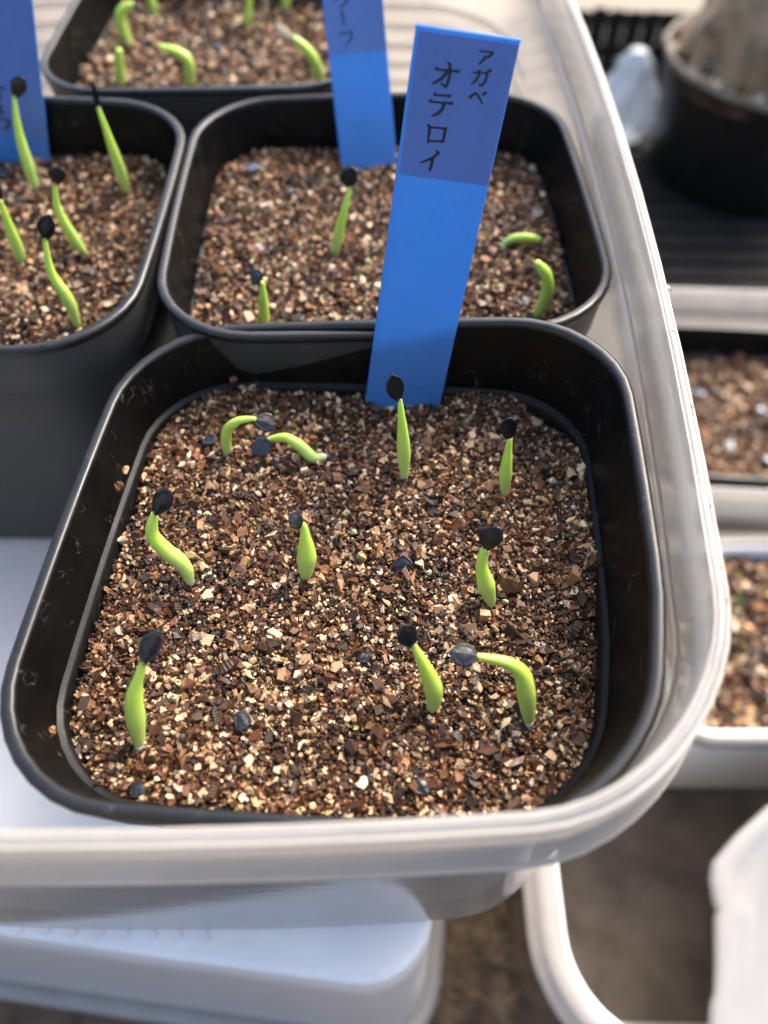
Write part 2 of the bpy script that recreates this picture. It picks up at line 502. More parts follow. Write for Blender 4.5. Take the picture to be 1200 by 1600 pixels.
# ================================================================== CONTAINERS
def container(name, cx, cy, hx, hy, r, z_rim, z_floor, taper, profile, mats, rot=0.0, wall_t=1.0, ridges=None, floor_r=6, bow=0.6):
    """open-topped moulded container: wall (outer + inner skin), floor, rim band.
    profile: (offset outwards from the wall's top, z above the wall's top) of the rim band, a closed loop"""
    root = empty(name, cx, cy, z_floor)
    def ring(off, z, rr=None):
        return rrect(cx, cy, hx + off, hy + off, max(1.0, (rr if rr is not None else r) + off), z, rot, bow, nc=12, ns=10)
    H = z_rim - z_floor
    outer, inner = [], []
    n = 26
    for i in range(n + 1):
        t = i / n
        z = z_rim - t * (H - floor_r)
        off = -taper * t * (H - floor_r) / H
        if ridges and i > 0:
            off += ridges(z)
        outer.append(ring(off, z)); inner.append(ring(off - wall_t, z))
    for i in range(1, 6):                        # rounded foot
        a = R(90 * i / 5)
        z = z_floor + floor_r * (1 - math.sin(a))
        off = -taper - floor_r * (1 - math.cos(a))
        outer.append(ring(off, z)); inner.append(ring(off - wall_t * (1 - i / 5), z + wall_t * i / 5))
    v, f = loft(outer[::-1] + inner)
    mesh_obj('wall', v, f, mats[0], root)
    ro = outer[-1]; ri = inner[-1]
    n_ = len(ro)
    c0 = (cx, cy, z_floor); 
    v = list(ro) + [(p[0], p[1], z_floor + wall_t) for p in ri]
    f = [tuple(range(n_ - 1, -1, -1)), tuple(range(n_, 2 * n_))]
    mesh_obj('floor', v, f, mats[-1], root, smooth=False)
    rings = [ring(o_, z_rim + dz) for o_, dz in profile]
    v, f = loft(rings, closed=True)
    mesh_obj('rim', v, f, mats[1], root)
    return root

# the big translucent tray that holds the pots
RIM = [(-0.1, -0.6), (0.0, 1.0), (0.12, 4.0), (0.32, 8.6), (0.6, 10.4), (1.1, 11.2), (1.8, 11.25), (2.4, 10.7), (2.75, 9.4),
       (2.95, 6.6), (2.75, 5.9), (1.95, 5.2), (1.85, 3.6), (2.2, 1.6), (3.2, 0.1), (3.9, -0.75), (3.95, -1.15), (3.6, -1.3),
       (3.0, -0.7), (1.9, 0.9), (1.2, 2.2), (1.1, 4.0), (1.3, 7.0), (1.2, 7.6), (0.75, 4.0), (0.65, 0.5), (0.6, -0.6)]
TX0, TX1, TY0, TY1 = -147.2, 45.8, 19.4, 293.2
TBOW = (8.5, 4.5)
ridge = lambda z: 0.45 * max(0.0, math.sin((z + 14) * 0.85)) if -52 < z < -14 else 0.0
tray = container('seedling_tray', (TX0 + TX1) / 2, (TY0 + TY1) / 2, (TX1 - TX0) / 2, (TY1 - TY0) / 2, 25.5, 0.0, -83.0, 1.0, RIM,
                 (M['tray'], M['tray_rim'], M['tray_floor']), 0.0, 0.9, None, 3.5, TBOW)
tag(tray, 'large milky translucent plastic tray holding the black square pots', 'tray')
def glow_bead(off, dz, rad):  # thin added strip, its pale colour standing in for edge glow
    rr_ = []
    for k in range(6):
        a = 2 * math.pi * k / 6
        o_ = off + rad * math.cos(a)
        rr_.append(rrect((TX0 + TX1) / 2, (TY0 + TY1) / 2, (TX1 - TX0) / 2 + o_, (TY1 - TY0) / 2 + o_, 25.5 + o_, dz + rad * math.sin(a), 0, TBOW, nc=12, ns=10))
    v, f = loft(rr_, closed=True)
    mesh_obj('edge_glow_bead', v, f, M['glow_bead'], tray)
glow_bead(3.75, -1.1, 0.32)
glow_bead(0.15, -0.5, 0.34)
glow_bead(2.45, 10.75, 0.22)
glow_bead(0.9, 10.95, 0.16)
# moulded ridges round the back end of the tray, each a thin bead on the inside of the wall
for k in range(5):
    z = -20 - 6.2 * k
    ins = -1.0 * (-z) / 83 - 1.05
    pts = rrect((TX0 + TX1) / 2, (TY0 + TY1) / 2, (TX1 - TX0) / 2 + ins, (TY1 - TY0) / 2 + ins, 28 + ins, z, 0, TBOW, nc=12, ns=10)
    pts = [q for q in pts if q[1] > 225]
    pts.sort(key=lambda q: math.atan2(q[1] - 225, q[0] + 51))
    rings = []
    for q in pts:
        d = Vector((q[0] + 51, max(0.0, q[1] - 225), 0)).normalized()
        rings.append([(q[0] - d.x * a_, q[1] - d.y * a_, q[2] + b_) for a_, b_ in ((0, 1.1), (0.55, 0.35), (0.55, -0.35), (0, -1.1))])
    v, f = loft(rings)
    mesh_obj('ridge', v, f, M['tray'], tray)

# the upturned white tub that carries the tray
def upturned_tub():
    rot = -0.1146
    c0 = (9.5, 9.6)
    hx, hy = 85.0, 62.0
    c, s = math.cos(rot), math.sin(rot)
    cx = c0[0] - hx * c - hy * s
    cy = c0[1] - hx * s + hy * c
    root = empty('upturned_tub', cx, cy, ZG)
    tag(root, 'white plastic tub turned upside down under the front of the tray', 'tub')
    zt = -83.6
    rings = []
    for off, z, rr in ((-9, zt, 7), (-4.5, zt, 11), (-3.2, zt - 0.25, 12), (-1.6, zt - 0.4, 13.5), (-0.5, zt - 0.9, 14), (0, zt - 2.0, 14.5), (0.8, zt - 20, 15), (2.4, zt - 70, 16), (4.6, zt - 128, 17), (4.9, ZG + 17, 17)):
        rings.append(rrect(cx, cy, hx + off, hy + off, rr, z, rot, 0.4))
    v, f = loft(rings, cap0=True)
    mesh_obj('wall', v, f, M['tub'], root)
    for i in range(9):                                        # slanting moulded ribs, seen through the tray's wall
        x0 = -86 + i * 5.4
        d = Vector((0.62, -0.785, 0)); nn = Vector((0.785, 0.62, 0)) * 0.75
        p0 = Vector((x0, 29.5 - 0.12 * i, 0)); p1 = p0 + d * (11.6 + 0.12 * i)
        pts = [p0 - nn, p1 - nn, p1 + nn, p0 + nn]
        v, f = loft([[(q.x, q.y, zt - 0.2) for q in pts], [(q.x, q.y, zt + 0.30) for q in pts], [(q.x * 0.999 + 0.001 * x0, q.y, zt + 0.42) for q in pts]], True, True)
        mesh_obj('rib', v, f, M['tub'], root, smooth=False)
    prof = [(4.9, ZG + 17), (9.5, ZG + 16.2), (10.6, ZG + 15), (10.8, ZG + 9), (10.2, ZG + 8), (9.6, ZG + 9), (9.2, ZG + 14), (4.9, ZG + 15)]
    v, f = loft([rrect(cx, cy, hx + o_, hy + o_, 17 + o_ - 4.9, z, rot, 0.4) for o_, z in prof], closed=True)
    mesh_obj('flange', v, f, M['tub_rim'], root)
    prof = [(5.0, ZG + 15), (5.4, ZG), (4.4, ZG), (4.0, ZG + 15)]
    v, f = loft([rrect(cx, cy, hx + o_, hy + o_, 17, z, rot, 0.4) for o_, z in prof], closed=True)
    mesh_obj('skirt', v, f, M['tub'], root)
    return root
upturned_tub()

# the wide round-cornered tray at the lower right
RIM2 = [(-0.4, -1.5), (-0.3, 0.6), (0.4, 1.4), (5.0, 1.7), (6.2, 1.2), (6.6, 0.2), (7.6, -0.6), (9.0, -1.0), (9.6, -2.4), (9.2, -3.0), (8.2, -2.4), (6.6, -1.6), (1.2, -0.6), (0.8, -1.8)]
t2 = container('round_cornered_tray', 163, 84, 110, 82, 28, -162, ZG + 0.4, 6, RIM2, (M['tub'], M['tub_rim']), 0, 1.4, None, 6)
tag(t2, 'wide milky tray with a broad rounded rim at the lower right corner', 'tray')
pts = rrect(163, 84, 103, 75, 22, ZG + 3.4, 0, 0.3)
o = mesh_obj('dirt_layer', pts, [tuple(range(len(pts)))], M['dirt'])
tag(o, 'thin grey-brown dirt layer on the floor of the round-cornered tray', 'dirt', kind='stuff')

# white shallow tray of soil, and the white planter with a notched edge, both standing in it
SQ = [(-0.2, -0.8), (-0.1, 0.6), (0.5, 1.2), (2.6, 1.2), (3.2, 0.6), (3.3, -5.5), (2.8, -6.0), (2.3, -5.2), (2.2, -0.6), (0.6, -1.0)]
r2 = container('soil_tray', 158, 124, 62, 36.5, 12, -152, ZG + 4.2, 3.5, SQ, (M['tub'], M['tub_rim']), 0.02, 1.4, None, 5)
tag(r2, 'white plastic tray full of brown soil at the right edge', 'tray')
def notched_planter():
    root = empty('notched_planter', 130, 35, ZG + 3.8)
    tag(root, 'white planter with notches along its left edge at the lower right', 'planter')
    out = [(87, -30), (91.4, 8), (93.0, 13), (94.6, 15.5), (96.6, 23), (99.2, 34.5), (100.4, 36.5), (99.8, 39), (100.2, 45), (102.2, 50), (111, 57.6), (123.4, 66.5), (150, 80), (215, 80), (215, -30)]
    zb, zt = ZG + 3.8, -160.0
    cxx, cyy = 205, 25
    def rg(k, z): return [(cxx + (x - cxx) * k, cyy + (yy - cyy) * k, z) for x, yy in out]
    v, f = loft([rg(0.70, zb), rg(0.9, zt - 12), rg(0.985, zt - 5), rg(1.0, zt - 2.5), rg(1.0, zt - 1.0), rg(0.995, zt - 0.3), rg(0.985, zt), rg(0.95, zt), rg(0.93, zt - 0.6), rg(0.90, zt - 1.6)], True, True)
    mesh_obj('shell', v, f, M['foam'], root, smooth=True)
    v, f = loft([[(cxx + (x - cxx) * k, cyy + (yy - cyy) * k, z) for x, yy in out] for k, z in ((0.80, zt - 1.5), (0.79, zt + 0.6), (0.77, zt + 1.0), (0.755, zt + 0.4), (0.75, zt - 1.5))])
    mesh_obj('rib', v, f, M['foam'], root)
notched_planter()

# translucent tray behind, with one more pot in it
r1 = container('far_tray', 174, 232, 74, 57, 14, -148, ZG + 6.8, 5, RIM, (M['tray'], M['tray_rim']), -0.05, 1.0, None, 5)
tag(r1, 'translucent tray behind the right rim holding a single black pot', 'tray')

# ================================================================== POTS
def pot(cx, cy, rot, dz, tilt, label, S=45.0, zb=-80.5, lean=0.35, sy=1.0, base=None, dent=None):
    """square black pot: collar, rim, ledge and tapering body"""
    bx, by = base or (cx, cy)
    root = empty('flower_pot', bx, by, zb)
    tag(root, label, 'pot', 'black square pots')
    def ring(h, r, z):
        k = max(0.0, min(1.0, (z + 40) / 40.0))           # 1 at the rim, 0 half way down
        kk = lean + (1 - lean) * max(0.0, min(1.0, (z + 14) / 14.0)) if z > -40 else lean * k
        tl = (tilt[0] * kk, tilt[1] * kk)
        d = dz * max(0, min(1, 1 + z / 80.0))
        u = max(0, min(1, 1 + z / 80.0))
        pts = rrect(bx + (cx - bx) * u, by + (cy - by) * u, h, h * sy, r, z + d, rot, 1.1 * h / 45, tl)
        if dent:                                              # the corner pressed in by the tray's rim
            out = []
            for px, py, pz in pts:
                a_ = max(0.0, min(1.0, ((px - bx) / h - 0.25) / 0.6)) * max(0.0, min(1.0, (-(py - by) / h - 0.25) / 0.6))
                k2 = a_ * a_ * (3 - 2 * a_) * u
                out.append((px + dent[0] * k2, py + dent[1] * k2, pz))
            pts = out
        return pts
    q = S / 45.0
    rim = [ring(44.6 * q, 19.0, -2.0), ring(45.0 * q, 19.4, -1.4), ring(45.0 * q, 19.4, -0.5), ring(44.75 * q, 19.2, -0.12), ring(44.3 * q, 18.8, 0.0),
           ring(43.5 * q, 18.2, -0.05), ring(43.15 * q, 17.8, -0.35), ring(43.0 * q, 17.7, -1.0), ring(43.3 * q, 17.9, -2.0)]
    v, f = loft(rim, closed=True)
    mesh_obj('rim', v, f, M['pot_rim'], root)
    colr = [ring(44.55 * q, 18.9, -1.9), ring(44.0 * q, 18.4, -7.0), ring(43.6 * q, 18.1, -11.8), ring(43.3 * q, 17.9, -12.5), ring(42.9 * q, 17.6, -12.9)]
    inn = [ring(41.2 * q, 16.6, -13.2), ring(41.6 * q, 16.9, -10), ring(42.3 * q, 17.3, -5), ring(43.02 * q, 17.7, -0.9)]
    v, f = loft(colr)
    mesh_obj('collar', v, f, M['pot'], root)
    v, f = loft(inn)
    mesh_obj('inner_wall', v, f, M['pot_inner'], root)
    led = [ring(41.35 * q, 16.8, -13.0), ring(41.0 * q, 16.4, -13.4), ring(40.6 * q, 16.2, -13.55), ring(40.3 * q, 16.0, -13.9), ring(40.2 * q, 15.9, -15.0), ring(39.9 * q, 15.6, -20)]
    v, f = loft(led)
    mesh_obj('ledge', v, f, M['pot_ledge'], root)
    bod = [ring(31.0, 11.5, zb + 1.5), ring(40.1 * q, 15.7, -19), ring(42.0 * q, 17.2, -14.4), ring(42.6 * q, 17.4, -12.8), ring(42.9 * q, 17.6, -13.2), ring(40.2 * q, 16.3, -28), ring(36.2 * q, 14.2, -55), ring(32.6, 12.2, zb + 1.6), ring(31.8, 11.6, zb + 0.2), ring(30.5, 11, zb)]
    v, f = loft(bod, True, True)
    mesh_obj('body', v, f, M['pot'], root)
    for s in (-14, 14):                                       # drainage slits at the foot of the front wall
        c, sn = math.cos(rot), math.sin(rot)
        pts = []
        for a_, yy, zz in ((-1.4, -33.15, 1.0), (1.0, -33.15, 1.0), (-0.6, -33.8, 6.5), (-2.6, -33.8, 6.5)):
            for dd in (0, 1.2):
                X, Y = s + a_, yy + dd
                pts.append((bx + c * X - sn * Y, by + sn * X + c * Y, zb + zz))
        mesh_obj('drain_slit', pts, [(0, 2, 4, 6), (1, 7, 5, 3), (0, 1, 3, 2), (2, 3, 5, 4), (4, 5, 7, 6), (6, 7, 1, 0)], M['ink'], root, smooth=False)
    return root

POT_A = dict(cx=-6.0, cy=65.7, rot=-0.066, dz=0.0, tilt=(0.105, 0.0))
POT_B = dict(cx=-1.2, cy=151.8, rot=0.031, dz=-1.4, tilt=(0.02, -0.012))
POT_C = dict(cx=-91.2, cy=145.6, rot=0.0, dz=0.0, tilt=(-0.019, -0.007))
POT_D = dict(cx=-47.2, cy=241.8, rot=-0.029, dz=-1.3, tilt=(0.04, 0.015))
pot(**POT_A, label='black square pot at the front with the lettered blue label inside', sy=0.985, base=(-5.0, 66.5), dent=(-1.9, 1.9))
pot(**POT_B, label='black square pot behind the front one, beside the right tray wall')
pot(**POT_C, label='black square pot at the left edge with its front wall in view')
pot(**POT_D, label='black square pot at the back, cut by the top of the picture', base=(-47, 243.5))
pr1 = pot(cx=152, cy=232, rot=-0.05, dz=0, tilt=(0, 0), label='black square pot standing alone in the far tray behind the right rim', base=(152, 232))
for o in [pr1]:
    o.location.z -= 146 * K                                  # the same pot, standing in the tray on the deck

# ================================================================== VERMICULITE
PR = np.random.default_rng(11)
def grain_protos(n, rings, sides):
    out = []
    for k in range(n):
        pts = []
        prof = PR.uniform(0.75, 1.1, rings); prof[0] *= PR.uniform(0.7, 1.0); prof[-1] *= PR.uniform(0.7, 1.0)
        a0 = np.sort((np.arange(sides) + PR.uniform(-0.33, 0.33, sides)) / sides * 2 * np.pi)
        rad = PR.uniform(0.55, 1.25, sides)
        for i in range(rings):
            z = -1 + 2 * i / (rings - 1)
            sh = PR.uniform(-0.12, 0.12, 2)
            rr = rad * prof[i] * PR.uniform(0.9, 1.1, sides)
            pts.append(np.c_[np.cos(a0) * rr + sh[0], np.sin(a0) * rr + sh[1], z + PR.uniform(-0.3, 0.3, sides)])
        out.append(np.concatenate(pts))
    return np.array(out) * 0.5
def proto_faces(rings, sides):
    loops, tot = [], []
    for i in range(rings - 1):
        for j in range(sides):
            k = (j + 1) % sides
            loops += [i * sides + j, i * sides + k, (i + 1) * sides + k, (i + 1) * sides + j]; tot.append(4)
    loops += list(range(sides - 1, -1, -1)); tot.append(sides)
    loops += [(rings - 1) * sides + j for j in range(sides)]; tot.append(sides)
    return np.array(loops), np.array(tot)
def rand_rot(n, rg):
    q = rg.normal(size=(n, 4)); q /= np.linalg.norm(q, axis=1)[:, None]
    a, b, c, d = q.T
    return np.stack([np.stack([1 - 2 * (c * c + d * d), 2 * (b * c - a * d), 2 * (b * d + a * c)], -1),
                     np.stack([2 * (b * c + a * d), 1 - 2 * (b * b + d * d), 2 * (c * d - a * b)], -1),
                     np.stack([2 * (b * d - a * c), 2 * (c * d + a * b), 1 - 2 * (b * b + c * c)], -1)], -2)
PROTO_R, PROTO_S = 2, 5
PROTOS = grain_protos(40, PROTO_R, PROTO_S)
P_LOOPS, P_TOT = proto_faces(PROTO_R, PROTO_S)

def fast_mesh(name, verts, loops, tot, mat, attrs):
    me = bpy.data.meshes.new(name)
    me.vertices.add(len(verts)); me.vertices.foreach_set('co', verts.astype(np.float32).ravel())
    me.loops.add(len(loops)); me.loops.foreach_set('vertex_index', loops.astype(np.int32))
    me.polygons.add(len(tot))
    st = np.concatenate([[0], np.cumsum(tot)[:-1]])
    me.polygons.foreach_set('loop_start', st.astype(np.int32))
    me.polygons.foreach_set('loop_total', tot.astype(np.int32))
    for k, vals in attrs.items():
        a = me.attributes.new(k, 'FLOAT', 'POINT'); a.data.foreach_set('value', vals.astype(np.float32))
    me.materials.append(mat)
    me.polygons.foreach_set('use_smooth', np.zeros(len(tot), dtype=bool))
    me.update(calc_edges=True)
    me.validate()
    return link(bpy.data.objects.new(name, me))

def soil(name, cx, cy, rot, hx, hy, r, level, n, seed, label, size=1.0, clip=None, zrange=(-1.5, 0.5), tone_shift=0.0, depth=1.8):
    rg = np.random.default_rng(seed)
    m = int(n * 1.5)
    X = rg.uniform(-hx, hx, m); Y = rg.uniform(-hy, hy, m)
    q = np.abs(np.c_[X, Y]) - np.array([hx - r, hy - r])
    d = np.hypot(*np.maximum(q, 0).T) + np.minimum(q.max(1), 0) - r
    ok = d < -0.3
    X, Y, d = X[ok][:n], Y[ok][:n], d[ok][:n]
    c, s = math.cos(rot), math.sin(rot)
    WX, WY = cx + c * X - s * Y, cy + s * X + c * Y
    if clip is not None:
        ok = clip(WX, WY); X, Y, d, WX, WY = X[ok], Y[ok], d[ok], WX[ok], WY[ok]
    k = len(WX)
    # tones: a brown body with a fair share of pale bits; sizes differ by kind
    kind = rg.random(k)
    tone = np.where(kind < 0.30, rg.uniform(0.02, 0.2, k), np.where(kind < 0.66, rg.uniform(0.18, 0.48, k), np.where(kind < 0.855, rg.uniform(0.44, 0.70, k), rg.uniform(0.68, 0.96, k))))
    sz = np.exp(rg.normal(0.0, 0.45, k)) * 0.62 * size
    sz *= np.where(tone > 0.68, 1.28, 1.0)
    big = rg.random(k) < 0.05
    sz = np.where(big & (tone < 0.5), sz * 2.5, sz)
    sz = np.clip(sz, 0.32 * size, 2.5 * size)
    # patches of darker and paler mix
    patch = 0.05 * np.sin(WX * 0.23 + 1.3) * np.sin(WY * 0.19 + 0.4) + 0.04 * np.sin(WX * 0.51 + WY * 0.37)
    damp = 0.09 * np.sin(WX * 0.33 + 2.1 * np.sin(WY * 0.21)) * np.sin(WY * 0.29 + 1.7 * np.sin(WX * 0.17))
    tone = np.clip(tone + (patch + damp) * (tone < 0.66) - 0.25 * (damp > 0.05) * (tone > 0.66) * (rg.random(k) < 0.5) + tone_shift, 0.01, 1.0)
    Z = level(WX, WY) + rg.uniform(zrange[0], zrange[1], k)
    sc = sz[:, None] * np.c_[rg.uniform(0.9, 1.6, k), rg.uniform(0.6, 1.1, k), np.where(rg.random(k) < 0.7, rg.uniform(0.16, 0.5, k), rg.uniform(0.5, 1.05, k))]
    pr = PROTOS[rg.integers(0, len(PROTOS), k)]
    Vl = pr * sc[:, None, :]
    Rm = rand_rot(k, rg)
    flat = rg.random(k) < 0.55                                # thin flakes settle flat
    az = rg.uniform(0, 2 * np.pi, k); tx = rg.normal(0, 0.33, k); ty = rg.normal(0, 0.33, k)
    ca, sa, cx1, sx1, cy1, sy1 = np.cos(az), np.sin(az), np.cos(tx), np.sin(tx), np.cos(ty), np.sin(ty)
    o0, o1 = np.zeros(k), np.ones(k)
    Rz = np.stack([np.stack([ca, -sa, o0], -1), np.stack([sa, ca, o0], -1), np.stack([o0, o0, o1], -1)], -2)
    Rx = np.stack([np.stack([o1, o0, o0], -1), np.stack([o0, cx1, -sx1], -1), np.stack([o0, sx1, cx1], -1)], -2)
    Ry = np.stack([np.stack([cy1, o0, sy1], -1), np.stack([o0, o1, o0], -1), np.stack([-sy1, o0, cy1], -1)], -2)
    Rm = np.where(flat[:, None, None], Rx @ Ry @ Rz, Rm)
    V = np.einsum('nij,nvj->nvi', Rm, Vl) + np.c_[WX, WY, Z][:, None, :]
    nv = pr.shape[1]
    lamv = (Vl[:, :, 2] * rg.uniform(14, 24, k)[:, None])
    tn = np.repeat(tone[:, None], nv, 1)
    loops = (P_LOOPS[None, :] + (np.arange(k) * nv)[:, None]).ravel()
    tot = np.tile(P_TOT, k)
    V = V.reshape(-1, 3)
    # the bed under the loose grains: a low grid sheet
    G = 26
    gx, gy = np.meshgrid(np.linspace(-hx, hx, G), np.linspace(-hy, hy, G), indexing='ij')
    # square-to-rounded shaping keeps the sheet inside the pot
    u, v_ = gx / hx, gy / hy
    sh = 1 - 0.30 * (np.abs(u * v_)) ** 4 * 0.75
    gx, gy = gx * sh, gy * sh
    bwx, bwy = cx + c * gx - s * gy, cy + s * gx + c * gy
    bz = level(bwx, bwy) - depth * size
    b0 = len(V)
    V = np.concatenate([V, np.c_[bwx.ravel(), bwy.ravel(), bz.ravel()]])
    idx = np.arange(G * G).reshape(G, G) + b0
    qf = np.stack([idx[:-1, :-1], idx[1:, :-1], idx[1:, 1:], idx[:-1, 1:]], -1).reshape(-1)
    loops = np.concatenate([loops, qf]); tot = np.concatenate([tot, np.full((G - 1) ** 2, 4)])
    tn = np.concatenate([tn.ravel(), np.full(G * G, 0.22)]); lv = np.concatenate([lamv.ravel(), np.zeros(G * G)])
    hv = np.concatenate([np.repeat(rg.random(k), nv), np.full(G * G, 0.4)])
    V = V * K; V[:, 2] -= ZG * K
    o = fast_mesh(name, V, loops, tot, M['verm'], {'tone': tn, 'lam': lv, 'hue': hv})
    return tag(o, label, 'vermiculite', kind='stuff')

def sm(x, a, b):
    t = np.clip((x - a) / (b - a), 0, 1)
    return t * t * (3 - 2 * t)
def level_a(x, y):
    x = np.asarray(x); y = np.asarray(y)
    z = -15.9 + 0.35 * np.sin(x * 0.21 + 0.7) * np.cos(y * 0.17) + 0.22 * np.sin(x * 0.47 - y * 0.39)
    z = z + 4.4 * sm(y, 98, 106) * sm(x, 9, 17) * (1 - sm(x, 27, 34))       # heaped in the back right corner
    z = z + 2.7 * sm(x, 27, 34) * sm(y, 56, 64) * (1 - sm(y, 92, 100))      # and along the right wall
    z = z - 1.5 * (1 - sm(x, -45, -38)) - 0.9 * sm(x, 31, 36) * (1 - sm(y, 40, 56))
    z = z + 0.6 * sm(y, 100, 106)
    return z
def level_flat(z0, ph=0.0, amp=0.45):
    return lambda x, y: z0 + amp * np.sin(np.asarray(x) * 0.19 + ph) * np.cos(np.asarray(y) * 0.16 + ph) + amp * 0.5 * np.sin(np.asarray(x) * 0.43 + np.asarray(y) * 0.31 + ph)

soil('vermiculite', -5.2, 65.9, -0.066, 40.3, 39.6, 15.7, level_a, 90000, 21, 'moist brown vermiculite with pale flecks in the front pot')
soil('vermiculite', -1.2, 152.0, 0.031, 40.6, 40.6, 16.0, level_flat(-14.3, 0.5), 38000, 22, 'brown vermiculite in the pot behind the front one', size=1.1)
soil('vermiculite', -91.2, 145.6, 0.0, 40.5, 40.5, 16.0, lambda x, y: level_flat(-14.5, 1.9)(x, y) + 1.2 * sm(np.asarray(y), 172, 184), 34000, 23, 'brown vermiculite in the pot at the left edge', size=1.15, clip=lambda x, y: x > -118)
soil('vermiculite', -47.2, 243.0, -0.029, 40.4, 40.4, 16.0, level_flat(-14.8, 2.7), 19000, 24, 'brown vermiculite in the pot at the top of the picture', size=1.6)
soil('vermiculite', 152, 232, -0.05, 40.0, 40.0, 15.5, level_flat(-160.3, 3.3), 9000, 25, 'brown vermiculite in the lone pot of the far tray', size=2.2, depth=1.4)
soil('soil', 158, 124, 0.02, 59, 33.5, 10, level_flat(-157, 0.9, 0.9), 8000, 26, 'dry brown soil filling the white tray at the right edge', size=2.7, tone_shift=0.02, depth=1.3)

# ---- loose accordion flakes that can be picked out
def flake(x, y, z, size, axis, layers, tone, label, cat='flake', name='vermiculite_flake', curve=0.0, group=None, seed=0, wide=1.0, hue=0.4):
    rg = np.random.default_rng(seed)
    ax = Vector(axis).normalized()
    b1 = ax.orthogonal().normalized(); b2 = ax.cross(b1)
    S = 8
    rad = rg.uniform(0.75, 1.1, S)
    rings = []
    lam = []
    tn = []
    for i in range(layers * 2 + 1):
        t = i / (layers * 2) - 0.5
        edge = 1.0 if i % 2 == 0 else 0.93
        fall = 1 - 0.35 * (2 * abs(t)) ** 3
        rr = rad * edge * fall * rg.uniform(0.8, 1.18, S) * size * 0.5
        off = Vector((0, 0, 0)) + ax * (t * size * wide) + b1 * (curve * (t * 2) ** 2 * size * 0.3)
        ring = []
        for j in range(S):
            a = 2 * math.pi * j / S
            p = Vector((x, y, z)) + off + b1 * (math.cos(a) * rr[j]) + b2 * (math.sin(a) * rr[j] * 0.75)
            ring.append(tuple(p)); lam.append(1.57 if i % 2 == 0 else -1.57); tn.append(tone + rg.uniform(-0.05, 0.05))
        rings.append(ring)
    v, f = loft(rings, True, True)
    o = mesh_obj(name, v, f, M['verm'], None, smooth=False, attrs={'tone': tn, 'lam': lam, 'hue': [hue] * len(lam)})
    return tag(o, label, cat, group)

flake(20.6, 63.0, -14.9, 3.0, (0.6, -0.5, 0.35), 7, 0.36, 'olive-brown curled flake touching the seedling left of the right wall', seed=1, wide=1.5, curve=0.6, hue=1.0)
flake(-23.8, 48.2, -15.6, 3.0, (0.85, 0.55, 0.1), 9, 0.14, 'dark ribbed flake lying between the two left-hand seedlings and the front', seed=2, wide=1.3, curve=0.5)
flake(8.9, 37.8, -15.7, 2.8, (0.3, -0.85, 0.2), 8, 0.13, 'dark ribbed flake below the two front right seedlings', seed=3, wide=1.3)
flake(34.4, 66.2, -13.2, 4.0, (0.5, 0.2, 0.85), 10, 0.27, 'fan-shaped brown flake against the right pot wall', seed=4, wide=0.8)
flake(30.4, 55.0, -15.4, 3.6, (0.2, 0.3, 0.9), 8, 0.12, 'big dark brown flake near the right pot wall', seed=5, wide=0.8)
# stray crumbs above the soil line
CR = 'stray crumbs on the pot wall'
flake(-45.6, 84.2, -12.4, 1.5, (0.2, 0.9, 0.3), 4, 0.8, 'pale crumb lying on the left ledge of the front pot, the upper one', 'crumb', 'vermiculite_crumb', seed=11)
flake(-46.2, 80.5, -12.4, 1.9, (0.6, 0.4, 0.3), 5, 0.45, 'brown crumb lying on the left ledge of the front pot, the lower one', 'crumb', 'vermiculite_crumb', seed=12)
flake(-29.3, 106.8, -12.6, 1.4, (0.9, 0.2, 0.3), 4, 0.5, 'small brown crumb on the back ledge at the left', 'crumb', 'vermiculite_crumb', seed=13)
flake(-46.9, 37.2, -12.9, 1.6, (0.4, 0.7, 0.6), 4, 0.58, 'orange crumb stuck on the ledge at the front left corner', 'crumb', 'vermiculite_crumb', seed=14)
flake(34.8, 99.2, -12.4, 1.3, (0.4, 0.4, 0.6), 4, 0.85, 'pale crumb on the ledge at the back right corner', 'crumb', 'vermiculite_crumb', seed=15)

# ================================================================== SEEDLINGS
CAMP = Vector((0, 0, CAM_H))
def catmull(P, n):
    P = [Vector(p) for p in P]
    Q = [P[0] * 2 - P[1]] + P + [P[-1] * 2 - P[-2]]
    out = []
    m = len(P) - 1
    for i in range(n + 1):
        t = i / n * m
        k = min(int(t), m - 1); u = t - k
        a, b, c, d = Q[k], Q[k + 1], Q[k + 2], Q[k + 3]
        out.append(0.5 * ((2 * b) + (c - a) * u + (2 * a - 5 * b + 4 * c - d) * u * u + (3 * b - a - 3 * c + d) * u ** 3))
    return out

def interp(xs, ys, t):
    return float(np.interp(t, xs, ys))

def tube(path, radfn, sides=12, flat=1.0):
    n = len(path) - 1
    rings, along = [], []
    T0 = (path[1] - path[0]).normalized()
    nrm = T0.orthogonal().normalized()
    for i, p in enumerate(path):
        T = (path[min(n, i + 1)] - path[max(0, i - 1)]).normalized()
        nrm = (nrm - T * nrm.dot(T)).normalized()
        bn = T.cross(nrm)
        r = radfn(i / n)
        rings.append([tuple(p + nrm * (math.cos(2 * math.pi * j / sides) * r) + bn * (math.sin(2 * math.pi * j / sides) * r * flat)) for j in range(sides)])
        along += [i / n] * sides
    v, f = loft(rings, True, True)
    return v, f, along

